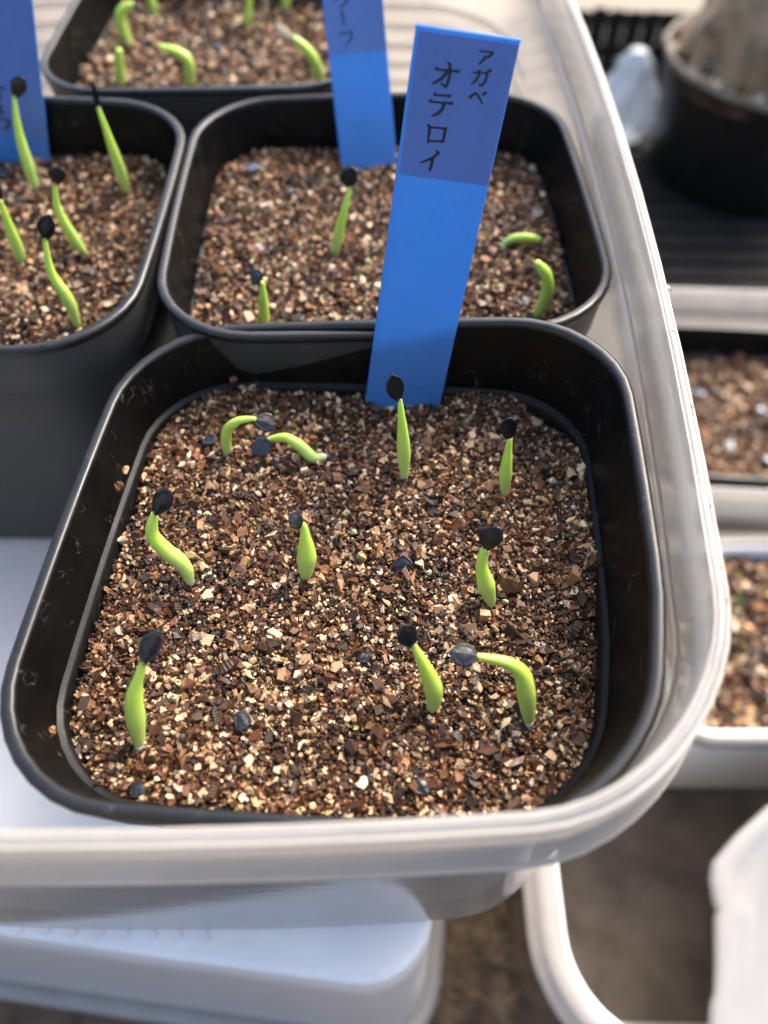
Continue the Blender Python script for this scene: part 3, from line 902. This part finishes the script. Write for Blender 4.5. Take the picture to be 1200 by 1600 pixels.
def seed_coat(name, centre, axis, normal, L=3.3, Wd=2.7, T=1.0, mat='seed', parent=None, seed=0):
    """papery flattened seed case: pointed where the stem leaves it, broad and obliquely cut at the far end, creased"""
    rg = np.random.default_rng(seed)
    ax = Vector(axis).normalized()
    nz = Vector(normal); nz = (nz - ax * nz.dot(ax)).normalized()
    sy = nz.cross(ax)
    NU, NR = 28, 5
    ph = rg.uniform(0, 6.28, 6)
    skew = rg.uniform(-0.22, 0.22)
    out = []
    for j in range(NU):
        a = 2 * math.pi * j / NU
        q = (1 + math.cos(a)) / 2                              # 0 at the stem, 1 at the far end
        half = 0.5 * Wd * max(0.0, math.sin(math.pi * q ** 1.25)) ** 0.72
        side_ = 1 if math.sin(a) >= 0 else -1
        px = (q - 0.5) * L + skew * side_ * half * 0.5
        py = side_ * half * (1.12 if side_ > 0 else 0.88)
        k = 1 + 0.03 * math.sin(3 * a + ph[0]) + 0.025 * math.sin(7 * a + ph[1])
        out.append((px * k, py * k))
    rings = []
    def surf(k, side):
        ring = []
        for px, py in out:
            x, y_ = px * k, py * k
            dome = (1 - k ** 2.2)
            crease = 0.07 * math.sin(8 * y_ / Wd + ph[2] + 2.5 * x / L) + 0.09 * math.sin(6 * x / L + 3 * y_ / Wd + ph[3]) + 0.05 * math.sin(17 * x / L - 9 * y_ / Wd + ph[4])
            bend = 0.14 * T * ((y_ / Wd) ** 2 * 4 - 0.5) * math.cos(ph[4]) + 0.10 * (x / L) ** 2 * 4 * math.sin(ph[5])
            lip = 0.22 if k > 0.8 else (0.12 * math.exp(-(3.2 * y_ / Wd) ** 2 * 6))
            z = side * T * (0.5 * dome + 0.05 + (lip if side > 0 else 0)) + crease * T * (0.35 + 0.65 * dome) + bend
            p = Vector(centre) + ax * x + sy * y_ + nz * z
            ring.append(tuple(p))
        return ring
    ks = [0.10, 0.28, 0.46, 0.62, 0.76, 0.87, 0.95]
    rings = [surf(k, 1) for k in ks] + [surf(1.0, 0.0)] + [surf(k, -1) for k in reversed(ks)]
    v, f = loft(rings, True, True)
    return mesh_obj(name, v, f, M[mat], parent)

def seedling(pts, label, scale=1.0, coat='seed', root=False, coat_size=1.0, radii=None, coat_normal=None, seed=0, coat_thin=1.0, group='seedlings'):
    """pts: from the soil to the tip, the last point being the seed case's centre (if coat)"""
    t = empty('seedling', *pts[0])
    tag(t, label, 'seedling', group)
    stem = pts[:-1] if coat else pts
    stem = [Vector(p) for p in stem]
    d0 = (stem[1] - stem[0]).normalized()
    foot = stem[0] - Vector((0, 0, 1.6)) - d0 * 0.2
    tip = [stem[-1] + (Vector(pts[-1]) - stem[-1]).normalized() * 0.5] if coat else []
    path = catmull([foot] + stem + tip, 30)
    rad = radii or ([0, 0.12, 0.28, 0.45, 0.68, 0.88, 1.0], [0.6, 0.98, 1.3, 1.18, 0.8, 0.52, 0.42])
    # radius follows the length measured from the soil upwards
    seg = [0.0]
    for i in range(1, len(path)): seg.append(seg[-1] + (path[i] - path[i - 1]).length)
    i0 = min(range(len(path)), key=lambda i: (path[i] - stem[0]).length)
    fr_ = [(q - seg[i0]) / (seg[-1] - seg[i0]) for q in seg]
    v, f, al = tube(path, lambda u: interp(rad[0], rad[1], fr_[int(round(u * (len(path) - 1)))]) * scale, 12, 0.94)
    al = [max(0.0, fr_[int(round(q * (len(path) - 1)))]) for q in al]
    mesh_obj('stem', v, f, M['stem'], t, attrs={'along': al})
    if coat:
        c = Vector(pts[-1]); e = stem[-1]
        ax = (c - e)
        nrm = Vector(coat_normal) if coat_normal else (CAMP - c).normalized() + Vector((0.15, 0.1, 0.35))
        L = max(2.6, ax.length * 2.0 + 0.35)
        seed_coat('seed_coat', c, ax, nrm, L, min(3.5, 0.9 * L) * max(0.35, coat_size), 0.40 * coat_thin, coat, t, seed)
    if root:
        p0 = stem[0]
        rp = [p0 + Vector((0, 0, 0.2)) - d0 * -0.4, p0 - d0 * 0.8, p0 - d0 * 1.4 - Vector((0, 0, 1.0))]
        v, f, al = tube(catmull(rp, 8), lambda u: 0.72 - 0.3 * u, 8)
        mesh_obj('root', v, f, M['root'], t)
    return t

GA = 'seedlings in the front pot'
seedling([(-29.1, 91.2, -15.8), (-28.8, 91.2, -12.2), (-27.8, 91.2, -9.0), (-25.6, 91.2, -7.0), (-23.2, 91.2, -6.5), (-21.3, 91.1, -7.4)],
         'bent seedling in the back left of the front pot, its seed case pointing right', 0.98, group=GA, seed=1, radii=([0, .15, .4, .7, .9, 1], [.85, 1.0, 1.0, .85, .6, .42]))
seedling([(-11.6, 89.9, -15.4), (-12.9, 89.2, -14.8), (-15.5, 90.6, -12.9), (-18.0, 91.5, -11.8), (-20.6, 91.6, -12.3), (-22.3, 90.5, -13.0)],
         'seedling lying over in the front pot with its dusty seed case to the left', 1.0, root=True, coat='seed_grey', group=GA, seed=2, radii=([0, .2, .45, .7, .9, 1], [.7, 1.1, 1.1, .9, .62, .5]))
seedling([(3.6, 85.6, -15.8), (3.4, 86.4, -10.4), (3.0, 87.3, -4.3), (2.5, 88.1, 1.4), (1.8, 88.5, 4.1)],
         'straight tall seedling in front of the blue lettered label', 1.0, group=GA, seed=3, radii=([0, .1, .3, .5, .75, 1], [.7, .85, 1.28, 1.15, .72, .36]), coat_size=0.92)
seedling([(21.4, 82.2, -15.8), (21.1, 83.0, -11.3), (21.0, 84.0, -6.6), (20.9, 84.5, -3.9), (20.6, 85.0, -1.6)],
         'small upright seedling at the back right of the front pot', 0.97, group=GA, seed=4, coat_size=0.88, radii=([0, .12, .36, .6, .8, 1], [.6, .9, 1.3, 1.0, .68, .55]))
seedling([(-31.8, 63.6, -15.6), (-32.3, 64.5, -12.0), (-34.6, 65.3, -8.7), (-36.1, 66.3, -5.6), (-35.2, 67.3, -2.3), (-33.5, 68.0, 0.1)],
         'S-shaped bright green seedling by the left wall of the front pot', 1.08, root=True, group=GA, seed=5, radii=([0, .15, .35, .6, .85, 1], [.7, 1.1, 1.25, 1.12, .85, .55]), coat_size=0.9)
seedling([(-12.8, 64.4, -15.8), (-12.4, 65.6, -11.4), (-12.4, 66.8, -7.5), (-12.5, 67.6, -5.2), (-13.5, 67.9, -3.9)],
         'short plump seedling in the middle of the front pot with a thin shrivelled case', 1.2, group=GA, seed=6, coat_normal=(0.3, -0.2, 0.95), coat_thin=0.7, coat_size=0.85, radii=([0, .12, .4, .62, .82, 1], [.6, .95, 1.42, 1.1, .68, .42]))
seedling([(17.5, 59.9, -15.8), (16.1, 61.2, -11.0), (15.2, 62.2, -7.7), (15.4, 63.1, -4.9), (16.2, 63.8, -2.6)],
         'seedling with a broad flat seed case beside an olive flake in the front pot', 1.1, group=GA, seed=7, coat_size=1.02, radii=([0, .12, .36, .6, .8, 1], [.6, .95, 1.38, 1.05, .8, .72]))
seedling([(-34.9, 36.2, -15.8), (-34.5, 38.9, -9.7), (-33.9, 40.7, -6.1), (-32.3, 42.7, -2.1), (-30.8, 44.0, 0.5)],
         'seedling nearest the front left corner with a blue-black rounded case', 1.06, root=True, coat='seed_grey', group=GA, seed=8, coat_size=0.86, coat_thin=1.6, radii=([0, .12, .36, .6, .8, 1], [.6, .95, 1.36, 1.15, .7, .5]))
seedling([(7.4, 42.1, -15.8), (7.5, 43.5, -12.0), (6.2, 45.1, -8.1), (4.5, 46.6, -4.1), (3.6, 47.4, -2.2)],
         'left-leaning seedling in the front half of the pot, left of the strongly bent one', 1.05, group=GA, seed=9, coat_size=0.9, radii=([0, .12, .34, .6, .8, 1], [.7, 1.1, 1.4, 1.05, .72, .42]))
seedling([(21.6, 40.2, -15.8), (20.6, 42.4, -10.3), (19.6, 44.1, -6.9), (17.4, 44.9, -5.0), (13.6, 45.3, -4.0), (11.5, 45.5, -3.6)],
         'strongly bent seedling at the front right holding its seed case out to the left', 1.1, root=True, group=GA, seed=10, coat_size=0.98, radii=([0, .12, .34, .5, .7, .88, 1], [.55, .95, 1.32, 1.2, .85, .6, .42]))

GC = 'seedlings in the left pot'
seedling([(-85.7, 172.8, -15.6), (-86.0, 173.5, -10.6), (-85.8, 174.9, -1.8), (-84.4, 176.0, 5.7), (-82.6, 176.3, 8.0)],
         'tall thin seedling in front of the blue label in the left pot', 1.05, group=GC, seed=21, coat_size=0.95)
seedling([(-63.5, 172.1, -15.6), (-63.7, 172.1, -8.2), (-64.1, 172.1, -0.1), (-64.4, 172.1, 5.5), (-64.2, 172.2, 8.4)],
         'seedling at the back right of the left pot with a thread-like dark tip', 1.05, group=GC, seed=22, coat_size=0.42, coat_thin=0.6)
seedling([(-67.8, 147.5, -15.6), (-69.7, 147.5, -8.5), (-70.3, 147.5, -2.8), (-69.1, 147.5, 2.4), (-67.9, 147.5, 4.4)],
         'middle seedling of the left pot, curving left with a black case', 1.0, group=GC, seed=23, coat_size=1.0)
seedling([(-64.2, 124.0, -15.6), (-64.7, 125.3, -8.9), (-66.4, 126.5, -3.1), (-65.7, 127.7, 3.1), (-64.6, 128.2, 5.6)],
         'front seedling of the left pot rising behind the near rim', 1.0, group=GC, seed=24, coat_size=0.95)
seedling([(-81.9, 145.4, -15.6), (-81.5, 145.4, -8.5), (-80.8, 145.4, -0.5), (-81.2, 145.4, 1.9)],
         'seedling of the left pot cut by the left edge of the picture', 1.1, group=GC, seed=25)
GB = 'seedlings in the pot behind'
seedling([(-12.2, 148.8, -16.2), (-10.1, 149.6, -7.6), (-8.0, 150.4, 0.2), (-7.8, 150.8, 2.6)],
         'upright seedling in the middle of the pot behind, left of the lettered label', 1.02, group=GB, seed=26, coat_size=1.1)
seedling([(-25.8, 124.9, -16.2), (-25.0, 124.9, -10.0), (-24.5, 124.9, -4.5), (-25.3, 125.3, -3.0)],
         'short pointed seedling just behind the near rim of the pot behind', 1.05, group=GB, seed=27, coat_size=0.8, radii=([0, .3, .6, 1], [1.2, 1.25, .95, .4]))
seedling([(31.9, 128.7, -16.2), (33.2, 128.9, -9.5), (32.4, 129.2, -5.0), (29.9, 129.4, -1.8)],
         'bare curved seedling near the front right corner of the pot behind', 1.05, coat=None, group=GB, seed=28, radii=([0, .3, .6, .85, 1], [1.1, 1.35, 1.3, 1.1, .6]))
seedling([(27.0, 152.0, -14.0), (28.5, 152.0, -12.6), (31.2, 151.8, -12.0), (34.9, 151.9, -12.6)],
         'seedling lying flat on the vermiculite of the pot behind, right of the label', 0.95, coat=None, root=True, group=GB, seed=29, radii=([0, .3, .6, .85, 1], [.9, 1.1, 1.15, 1.1, .6]))
GD = 'seedlings in the back pot'
seedling([(-78.2, 248.6, -16.0), (-79.0, 249, -9.5), (-78.5, 249.4, -6.0), (-75.3, 249.8, -4.0), (-74.0, 249.9, -4.6)],
         'hook-shaped seedling at the left of the back pot', 1.15, group=GD, seed=31, radii=([0, .3, .6, .85, 1], [1.1, 1.4, 1.4, 1.2, .7]), coat_size=0.8, coat='seed_grey')
seedling([(-75.5, 223.2, -16.0), (-74.3, 223.2, -9.1), (-73.2, 223.4, -4.4)],
         'short straight seedling behind the near rim of the back pot', 1.1, coat=None, group=GD, seed=32, radii=([0, .3, .6, .85, 1], [1.2, 1.35, 1.2, 1.0, .7]))
seedling([(-56.8, 225.4, -16.0), (-55.5, 225.4, -9.1), (-57.6, 225.6, -6.4), (-63.0, 225.8, -4.6)],
         'seedling arched to the left behind the near rim of the back pot', 1.1, coat=None, group=GD, seed=33, radii=([0, .3, .6, .85, 1], [1.2, 1.4, 1.3, 1.0, .5]))
seedling([(-74.3, 270.4, -16.0), (-74.6, 270.6, -11), (-74.8, 270.8, -5.0)],
         'leftmost of the three seedlings cut by the top edge of the picture', 1.2, coat=None, group=GD, seed=34)
seedling([(-44.8, 260.3, -16.0), (-42.9, 260.6, -10.1), (-41.1, 261, -3.5)],
         'middle one of the three seedlings cut by the top edge of the picture', 1.15, coat=None, group=GD, seed=35)
seedling([(-32.8, 274.0, -16.0), (-32.6, 274.2, -11), (-32.2, 274.4, -5.2)],
         'rightmost of the three seedlings cut by the top edge of the picture', 1.15, coat=None, group=GD, seed=36)
seedling([(-18.8, 225.7, -16.0), (-19.9, 225.9, -9.8), (-22.3, 226.2, -5.6), (-25.7, 226.5, -2.7), (-28.0, 226.7, -1.1)],
         'seedling beside the blue label of the back row with a pale tan seed case', 1.15, coat='seed_tan', group=GD, seed=37, coat_size=0.85, radii=([0, .3, .6, .85, 1], [1.1, 1.35, 1.3, 1.0, .5]))

# ---- seeds that have not sprouted
def loose_seed(x, y, z, label, mat='seed', size=1.0, az=0.0, seed=0, tiltv=(0, 0)):
    o = seed_coat('seed', (x, y, z), (math.cos(az), math.sin(az), 0.1), (tiltv[0], tiltv[1], 1), 3.5 * size, 3.0 * size, 0.55 * size, mat, None, seed)
    tag(o, label, 'seed', 'unsprouted seeds')
loose_seed(3.1, 66.3, -14.6, 'black half-moon seed lying in the middle of the front pot', size=1.05, az=0.1, seed=41, tiltv=(0, -0.5))
loose_seed(-20.3, 39.6, -14.6, 'black wrinkled seed lying at the front of the front pot', size=0.95, az=1.2, seed=42, tiltv=(0, -0.5))
loose_seed(-32.6, 93.4, -15.0, 'half-buried dark seed left of the bent back seedling', size=0.85, az=0.4, seed=43, mat='seed_grey')
loose_seed(5.7, 30.8, -15.2, 'dark seed half buried near the tray rim in the front pot', size=0.85, az=2.2, seed=44)
loose_seed(-34.0, 29.9, -15.6, 'bluish dark seed in the front left corner of the front pot', size=0.75, az=0.6, seed=45, mat='seed_grey')
loose_seed(-3.0, 50.2, -15.4, 'small black seed sunk left of the leaning front seedling', size=0.7, az=0.2, seed=46)
loose_seed(-33.6, 182.0, -13.7, 'shiny bluish seed at the back left of the pot behind', mat='seed_glint', az=1.0, seed=47)
loose_seed(-29.0, 149.0, -13.6, 'shiny bluish seed above the short pointed seedling', mat='seed_glint', az=1.4, seed=48, tiltv=(0.2, 0.3))
loose_seed(-37.3, 159.7, -13.8, 'dark seed near the left wall of the pot behind', az=2.4, seed=49)
loose_seed(31.0, 196.0, -13.5, 'large blue-black seed at the back wall right of the lettered label', mat='seed_grey', size=1.3, az=0.1, seed=50)
loose_seed(-24.0, 172.0, -13.8, 'bluish dark seed between the left wall and the upright seedling in the second pot', mat='seed_grey', az=0.9, seed=55)
loose_seed(35.6, 163.4, -13.6, 'dark seed on the right side of the pot behind', az=0.7, seed=51, mat='seed_grey')
loose_seed(29.4, 132.0, -13.6, 'dark seed at the foot of the bare curved seedling', az=2.0, seed=52, mat='seed_grey', size=0.9)
loose_seed(-95.0, 177.0, -13.1, 'blue-black seed at the left edge of the left pot', az=0.3, seed=53, mat='seed_grey', size=1.1)
loose_seed(-51.5, 246.5, -13.6, 'bluish seed in the middle of the back pot', az=0.4, seed=54, mat='seed_grey', size=1.1)
for i, (x, y_, lb) in enumerate([(142.0, 246.0, 'glinting seed of the far lone pot nearest the tray rim'), (148.0, 215.0, 'glinting seed in the middle of the far lone pot'),
                                 (168.0, 236.0, 'glinting seed at the picture edge in the far lone pot, the upper one'), (163.0, 208.0, 'glinting seed at the picture edge in the far lone pot, the lower one')]):
    loose_seed(x, y_, -158.4, lb, mat='seed_glint', size=1.5, az=i, seed=60 + i, tiltv=(0.1, 0.2))

# ================================================================== BLUE LABELS
def label_frame(o_, u, v):
    u = Vector(u).normalized(); v = Vector(v); v = (v - u * v.dot(u)).normalized()
    n = u.cross(v)                                # towards the viewer if u is right and v is up
    return Vector(o_), u, v, n

def slab(name, fr, x0, x1, y0, y1, n0, n1, mat, parent, bev=0.12):
    o_, u, v, n = fr
    def P(a, b, c): return tuple(o_ + u * a + v * b + n * c)
    rings = []
    for k, c in ((bev, n0), (0, n0 + bev), (0, n1 - bev), (bev, n1)):
        rings.append([P(x0 + k, y0 + k, c), P(x1 - k, y0 + k, c), P(x1 - k, y1 - k, c), P(x0 + k, y1 - k, c)])
    vv, ff = loft(rings, True, True)
    return mesh_obj(name, vv, ff, mat, parent, smooth=False)

def strokes(name, fr, lines, width, mat, parent, n0=0.40, taper=True):
    """one character: brush-like strokes a hair above the film"""
    o_, u, v, n = fr
    V, F = [], []
    for ln in lines:
        P = [Vector((a, b)) for a, b in ln]
        m = len(P)
        sub = []
        for i in range(m - 1):
            for k in range(4):
                sub.append(P[i].lerp(P[i + 1], k / 4))
        sub.append(P[-1])
        q = len(sub)
        base = len(V)
        for i, p in enumerate(sub):
            d = (sub[min(q - 1, i + 1)] - sub[max(0, i - 1)]).normalized()
            nn = Vector((-d.y, d.x))
            horiz = abs(d.x) > 0.9
            wd = width * (0.62 if horiz else 1.0)
            t = i / (q - 1)
            wd *= 1.25 if (taper and t < 0.12) else (1.45 if taper and horiz and t > 0.86 else 1.0)
            if taper and not horiz and t > 0.7: wd *= 1 - 0.5 * (t - 0.7) / 0.3
            for s, c in ((-1, n0), (-1, n0 + 0.03), (1, n0 + 0.03), (1, n0)):
                w2 = p + nn * (s * wd / 2)
                V.append(tuple(o_ + u * w2.x + v * w2.y + n * c))
        for i in range(q - 1):
            a = base + i * 4; b = a + 4
            F += [(a, b, b + 1, a + 1), (a + 1, b + 1, b + 2, a + 2), (a + 2, b + 2, b + 3, a + 3), (a + 3, b + 3, b, a)]
        F += [(base, base + 1, base + 2, base + 3), (base + (q - 1) * 4 + 3, base + (q - 1) * 4 + 2, base + (q - 1) * 4 + 1, base + (q - 1) * 4)]
    return mesh_obj(name, V, F, mat, parent, smooth=False)

# lettered label in the front pot
oA = Vector((3.644, 105.168, -15.0)); uA = Vector((0.9929, -0.0149, -0.1177)); vA = Vector((0.1186, 0.1619, 0.9797))
oA = Vector((0, 0, CAM_H)) + (oA - Vector((0, 0, CAM_H))) * 0.983      # clear of the back rim
frA = label_frame(oA - uA * 7.2, uA, vA)
lab = empty('plant_label', *(oA - vA * 4))
tag(lab, 'upright blue plastic label lettered in black, standing at the back of the front pot', 'plant label', 'blue plant labels')
slab('blade', frA, 0, 14.4, -14, 61.4, -0.35, 0.35, M['blue'], lab)
stk = slab('sticker', frA, 0.5, 14.25, 41.5, 60.8, 0.352, 0.39, M['sticker'], lab, 0.012)
GL = [
 [[(9.22, 60.54), (10.21, 60.58), (11.2, 60.6)], [(11.17, 60.57), (10.84, 60.15), (10.42, 59.78)], [(10.2, 60.07), (10.11, 59.65), (9.48, 58.84)]],
 [[(8.89, 57.81), (10.04, 57.84), (10.97, 58.02)], [(9.76, 58.25), (9.8, 57.49), (9.5, 56.82), (8.91, 56.21)], [(10.88, 58.01), (10.94, 57.29), (10.77, 56.63), (10.42, 56.23), (10.0, 56.43)], [(10.98, 58.38), (11.26, 58.11)], [(11.21, 58.47), (11.48, 58.22)]],
 [[(9.05, 54.44), (9.48, 54.9), (9.78, 55.23), (10.22, 54.94), (10.71, 54.39), (11.17, 53.83)], [(10.87, 55.31), (11.15, 55.06)], [(11.08, 55.51), (11.39, 55.26)]],
 [[(3.57, 57.78), (3.84, 57.51), (5.25, 57.57), (6.98, 57.68)], [(5.09, 58.6), (5.5, 58.41), (5.7, 57.04), (5.58, 55.97), (5.41, 55.37), (4.59, 55.89)], [(5.32, 57.41), (4.54, 56.36), (3.39, 55.57)]],
 [[(3.87, 54.43), (4.17, 54.2), (5.23, 54.28), (6.39, 54.35)], [(3.37, 53.46), (3.73, 53.24), (5.25, 53.32), (6.89, 53.41)], [(5.55, 53.21), (5.46, 52.48), (5.05, 51.9), (4.03, 51.27)]],
 [[(3.68, 50.1), (4.07, 49.72), (4.12, 47.46)], [(4.03, 49.75), (5.23, 49.81), (6.62, 49.86)], [(6.37, 49.8), (6.41, 48.72), (6.35, 47.78)], [(4.14, 47.75), (5.23, 47.92), (6.38, 47.97)]],
 [[(5.54, 46.53), (6.04, 46.34), (5.18, 45.36), (3.44, 44.49)], [(5.24, 45.37), (5.2, 44.26), (5.08, 43.32)]],
]
for i, g_ in enumerate(GL):
    g_ = [[(a * 0.983, b * 0.981) for a, b in l_] for l_ in g_]
    strokes('character', frA, g_, 0.36 if i < 3 else 0.46, M['ink'], stk)
strokes('ink_speck', frA, [[(12.18, 60.95), (12.32, 61.03)]], 0.16, M['ink'], stk)
strokes('ink_speck', frA, [[(10.55, 36.15), (10.75, 35.98)]], 0.16, M['ink'], lab, 0.36)

# label in the pot behind
P0 = Vector((-11.7, 183.9, -12.4)); P1 = Vector((2.07, 185.95, -11.75)); P2 = Vector((-14.05, 193.9, 7.55))
frB = label_frame(P0, P1 - P0, P2 - P0)
lab = empty('plant_label', *(P0))
tag(lab, 'blue label at the back of the second pot, cut by the top of the picture', 'plant label', 'blue plant labels')
slab('blade', frB, 0, 14.0, -9, 57, -0.35, 0.35, M['blue'], lab)
stk = slab('sticker', frB, 0.3, 13.8, 22.4, 55, 0.352, 0.39, M['sticker'], lab, 0.012)
for g_ in ([[(3.23, 34.54), (3.4, 36.2)], [(3.3, 36.3), (6.0, 36.5)], [(6.0, 36.4), (5.94, 34.64), (5.25, 33.71), (4.1, 33.2)]], [[(4.28, 32.57), (4.58, 31.28), (4.64, 29.24)]],
           [[(3.12, 27.59), (4.52, 27.85), (6.27, 27.93), (6.03, 26.81), (5.28, 25.82), (4.16, 24.93)]]):
    g_ = [[(a * 0.958, b * 0.958) for a, b in l_] for l_ in g_]
    strokes('character', frB, g_, 0.6, M['ink_faded'], stk)

# label in the left pot, cut by the picture's edge: its right edge runs from (-86.1,190.3,-15) up to the right and away
Q0 = Vector((-85.0, 184.2, -13.0)); Q1 = Vector((-77.3, 188.0, 20.5))
vC = (Q1 - Q0).normalized(); uC = Vector((1.0, 0.10, -0.22))
frC = label_frame(Q0, uC, vC)
frC = (frC[0] - frC[1] * 14.6, frC[1], frC[2], frC[3])
lab = empty('plant_label', *Q0)
tag(lab, 'blue label at the left edge of the picture behind the tall thin seedling', 'plant label', 'blue plant labels')
slab('blade', frC, 0, 14.6, -5, 58, -0.35, 0.35, M['blue'], lab)
stk = slab('sticker', frC, 0.3, 14.4, 4.6, 56, 0.352, 0.39, M['sticker'], lab, 0.012)
for g_ in ([[(4.0, 20.5), (4.2, 18.0), (2.6, 16.8)]], [[(2.6, 15.2), (6.4, 15.4)], [(4.6, 16.2), (5.0, 12.6)], [(4.6, 15), (3.0, 13)]], [[(4.6, 11.6), (5.0, 8.8)]], [[(4.2, 8.0), (6.4, 8.2), (5.9, 6.6), (5.0, 5.6)]]):
    strokes('character', frC, g_, 0.8, M['ink_faded'], stk)

# ================================================================== CAUDEX PLANT, BAG, DROPS
def lathe(prof, cx, cy, n=40):
    return [[(cx + r * math.cos(2 * math.pi * j / n), cy + r * math.sin(2 * math.pi * j / n), z) for j in range(n)] for r, z in prof]
cxp, cyp = 262.0, 548.0
pt = empty('round_pot', cxp, cyp, DECK)
tag(pt, 'large round black nursery pot with a fat-stemmed plant at the upper right', 'pot')
H0 = DECK
v, f = loft(lathe([(20, H0), (62, H0 + 0.1), (64, H0 + 3), (70, H0 + 50), (74, H0 + 78), (74.2, H0 + 80), (72.5, H0 + 80.2), (71.8, H0 + 76), (68, H0 + 50), (60, H0 + 6)], cxp, cyp), True, True)
mesh_obj('body', v, f, M['pot_rim'], pt)
v, f = loft(lathe([(74.1, H0 + 77), (75.6, H0 + 77.6), (76.2, H0 + 79), (76.2, H0 + 81), (75.4, H0 + 82.2), (73.8, H0 + 82.4), (72.9, H0 + 81.6), (72.7, H0 + 78)], cxp, cyp), closed=True)
mesh_obj('rim', v, f, simple('tan_sunlit_rim', (0.13, 0.11, 0.075), 0.6, 60, 0.5), pt)  # tan base colour stands in for sunlight on the rim
pl = empty('caudex_plant', cxp, cyp, H0 + 70)
tag(pl, 'swollen brown caudex rising out of the round black pot', 'plant')
rings = []
rg = np.random.default_rng(9)
for i in range(18):
    t = i / 17
    z = H0 + 68 + 92 * t
    r0 = 60 * math.sin(math.pi * (0.42 + 0.52 * t)) ** 0.7
    ring = []
    for j in range(36):
        a = 2 * math.pi * j / 36
        r_ = r0 * (1 + 0.07 * math.sin(3 * a + 4 * t) + 0.05 * math.sin(7 * a - 9 * t + 1) + 0.03 * math.sin(13 * a + 17 * t))
        ring.append((cxp + 0 + r_ * math.cos(a), cyp + r_ * math.sin(a), z))
    rings.append(ring)
v, f = loft(rings, True, True)
mesh_obj('caudex', v, f, M['caudex'], pl)
for a, hh in ((0.4, 50), (2.0, 62), (3.9, 44)):
    p0 = Vector((cxp + 4 + 16 * math.cos(a), cyp + 16 * math.sin(a), H0 + 152))
    v, f, al = tube(catmull([p0, p0 + Vector((6 * math.cos(a), 6 * math.sin(a), hh * 0.5)), p0 + Vector((14 * math.cos(a), 14 * math.sin(a), hh))], 10), lambda u: 7 - 4 * u, 10)
    mesh_obj('branch', v, f, M['caudex'], pl)
def ring_soil():
    return soil('pot_gravel', cxp, cyp, 0.0, 70, 70, 69.9, level_flat(H0 + 79, 0.2, 1.2), 2600, 33, 'golden-brown gravel on top of the round black pot', size=6.0, tone_shift=0.2, depth=0.9)
ring_soil()

# crumpled clear bag
rg = np.random.default_rng(4)
rings = []
ph = rg.uniform(0, 6.28, 12)
for i in range(16):
    t = i / 15
    z = DECK + 64 * t
    r0 = 21 * (0.62 + 0.5 * math.sin(math.pi * min(1, t * 1.15 + 0.12))) * (1 if t < 0.85 else 1 - (t - 0.85) * 3.5)
    ring = []
    for j in range(30):
        a = 2 * math.pi * j / 30
        r_ = r0 * (1 + 0.12 * math.sin(2 * a + 5 * t + ph[0]) + 0.09 * math.sin(5 * a - 8 * t + ph[1]) + 0.06 * math.sin(9 * a + 12 * t + ph[2]))
        ring.append((180 + r_ * math.cos(a), 590 + r_ * math.sin(a) * 0.8, z))
    rings.append(ring)
v, f = loft(rings, True, True)
o = mesh_obj('plastic_bag', v, f, M['bag'], smooth=False)
tag(o, 'crumpled clear plastic bag left of the round black pot', 'bag')

# water drops on the tray's right rim
def drop(x, y, z, r, label):
    rings = []
    for i in range(1, 8):
        th = math.pi * i / 8
        rings.append([(x + r * math.sin(th) * math.cos(a), y + r * 1.2 * math.sin(th) * math.sin(a), z + r * 0.8 * math.cos(th)) for a in [2 * math.pi * j / 14 for j in range(14)]])
    v, f = loft(rings, True, True)
    o = mesh_obj('water_drop', v, f, M['water'])
    tag(o, label, 'water drop', 'water drops on the tray rim')
drop(47.4, 106.5, 9.9, 1.0, 'clear water drop on the outer edge of the tray rim beside the pot behind')
drop(45.6, 95.0, 11.2, 0.55, 'small water drop on top of the right tray rim')

rg = np.random.default_rng(15)
ORD = ['first', 'second', 'third', 'fourth', 'fifth', 'sixth', 'seventh', 'eighth', 'ninth']
for i, y_ in enumerate(sorted(rg.uniform(44, 92, len(ORD)))):
    off = rg.uniform(0.9, 2.2)
    x_ = 45.8 + off - 8.5 * ((y_ - 156.3) / 137) ** 2
    drop(x_, y_, 11.2 - 0.25 * abs(off - 1.5), rg.uniform(0.16, 0.36), 'tiny water drop on the right tray rim, %s from the front corner' % ORD[i])

# green sprouts in the soil tray
rg = np.random.default_rng(8)
v, f = [], []
for i in range(70):
    x, y_ = rg.uniform(100, 200), rg.uniform(92, 150)
    if (x - 118) ** 2 / 900 + (y_ - 138) ** 2 / 300 > rg.uniform(0.2, 2.2): continue
    for q in range(5):
        a = rg.uniform(0, 6.28); l = rg.uniform(1.0, 2.2); k = len(v)
        z = -155.0
        v += [(x, y_, z), (x + math.cos(a) * l, y_ + math.sin(a) * l, z + 1.2), (x + math.cos(a + 0.7) * l * 0.7, y_ + math.sin(a + 0.7) * l * 0.7, z + 1.6)]
        f.append((k, k + 1, k + 2))
o = mesh_obj('moss', v, f, M['moss'], smooth=False)
tag(o, 'tiny green moss specks on the soil of the white tray', 'moss', kind='stuff')
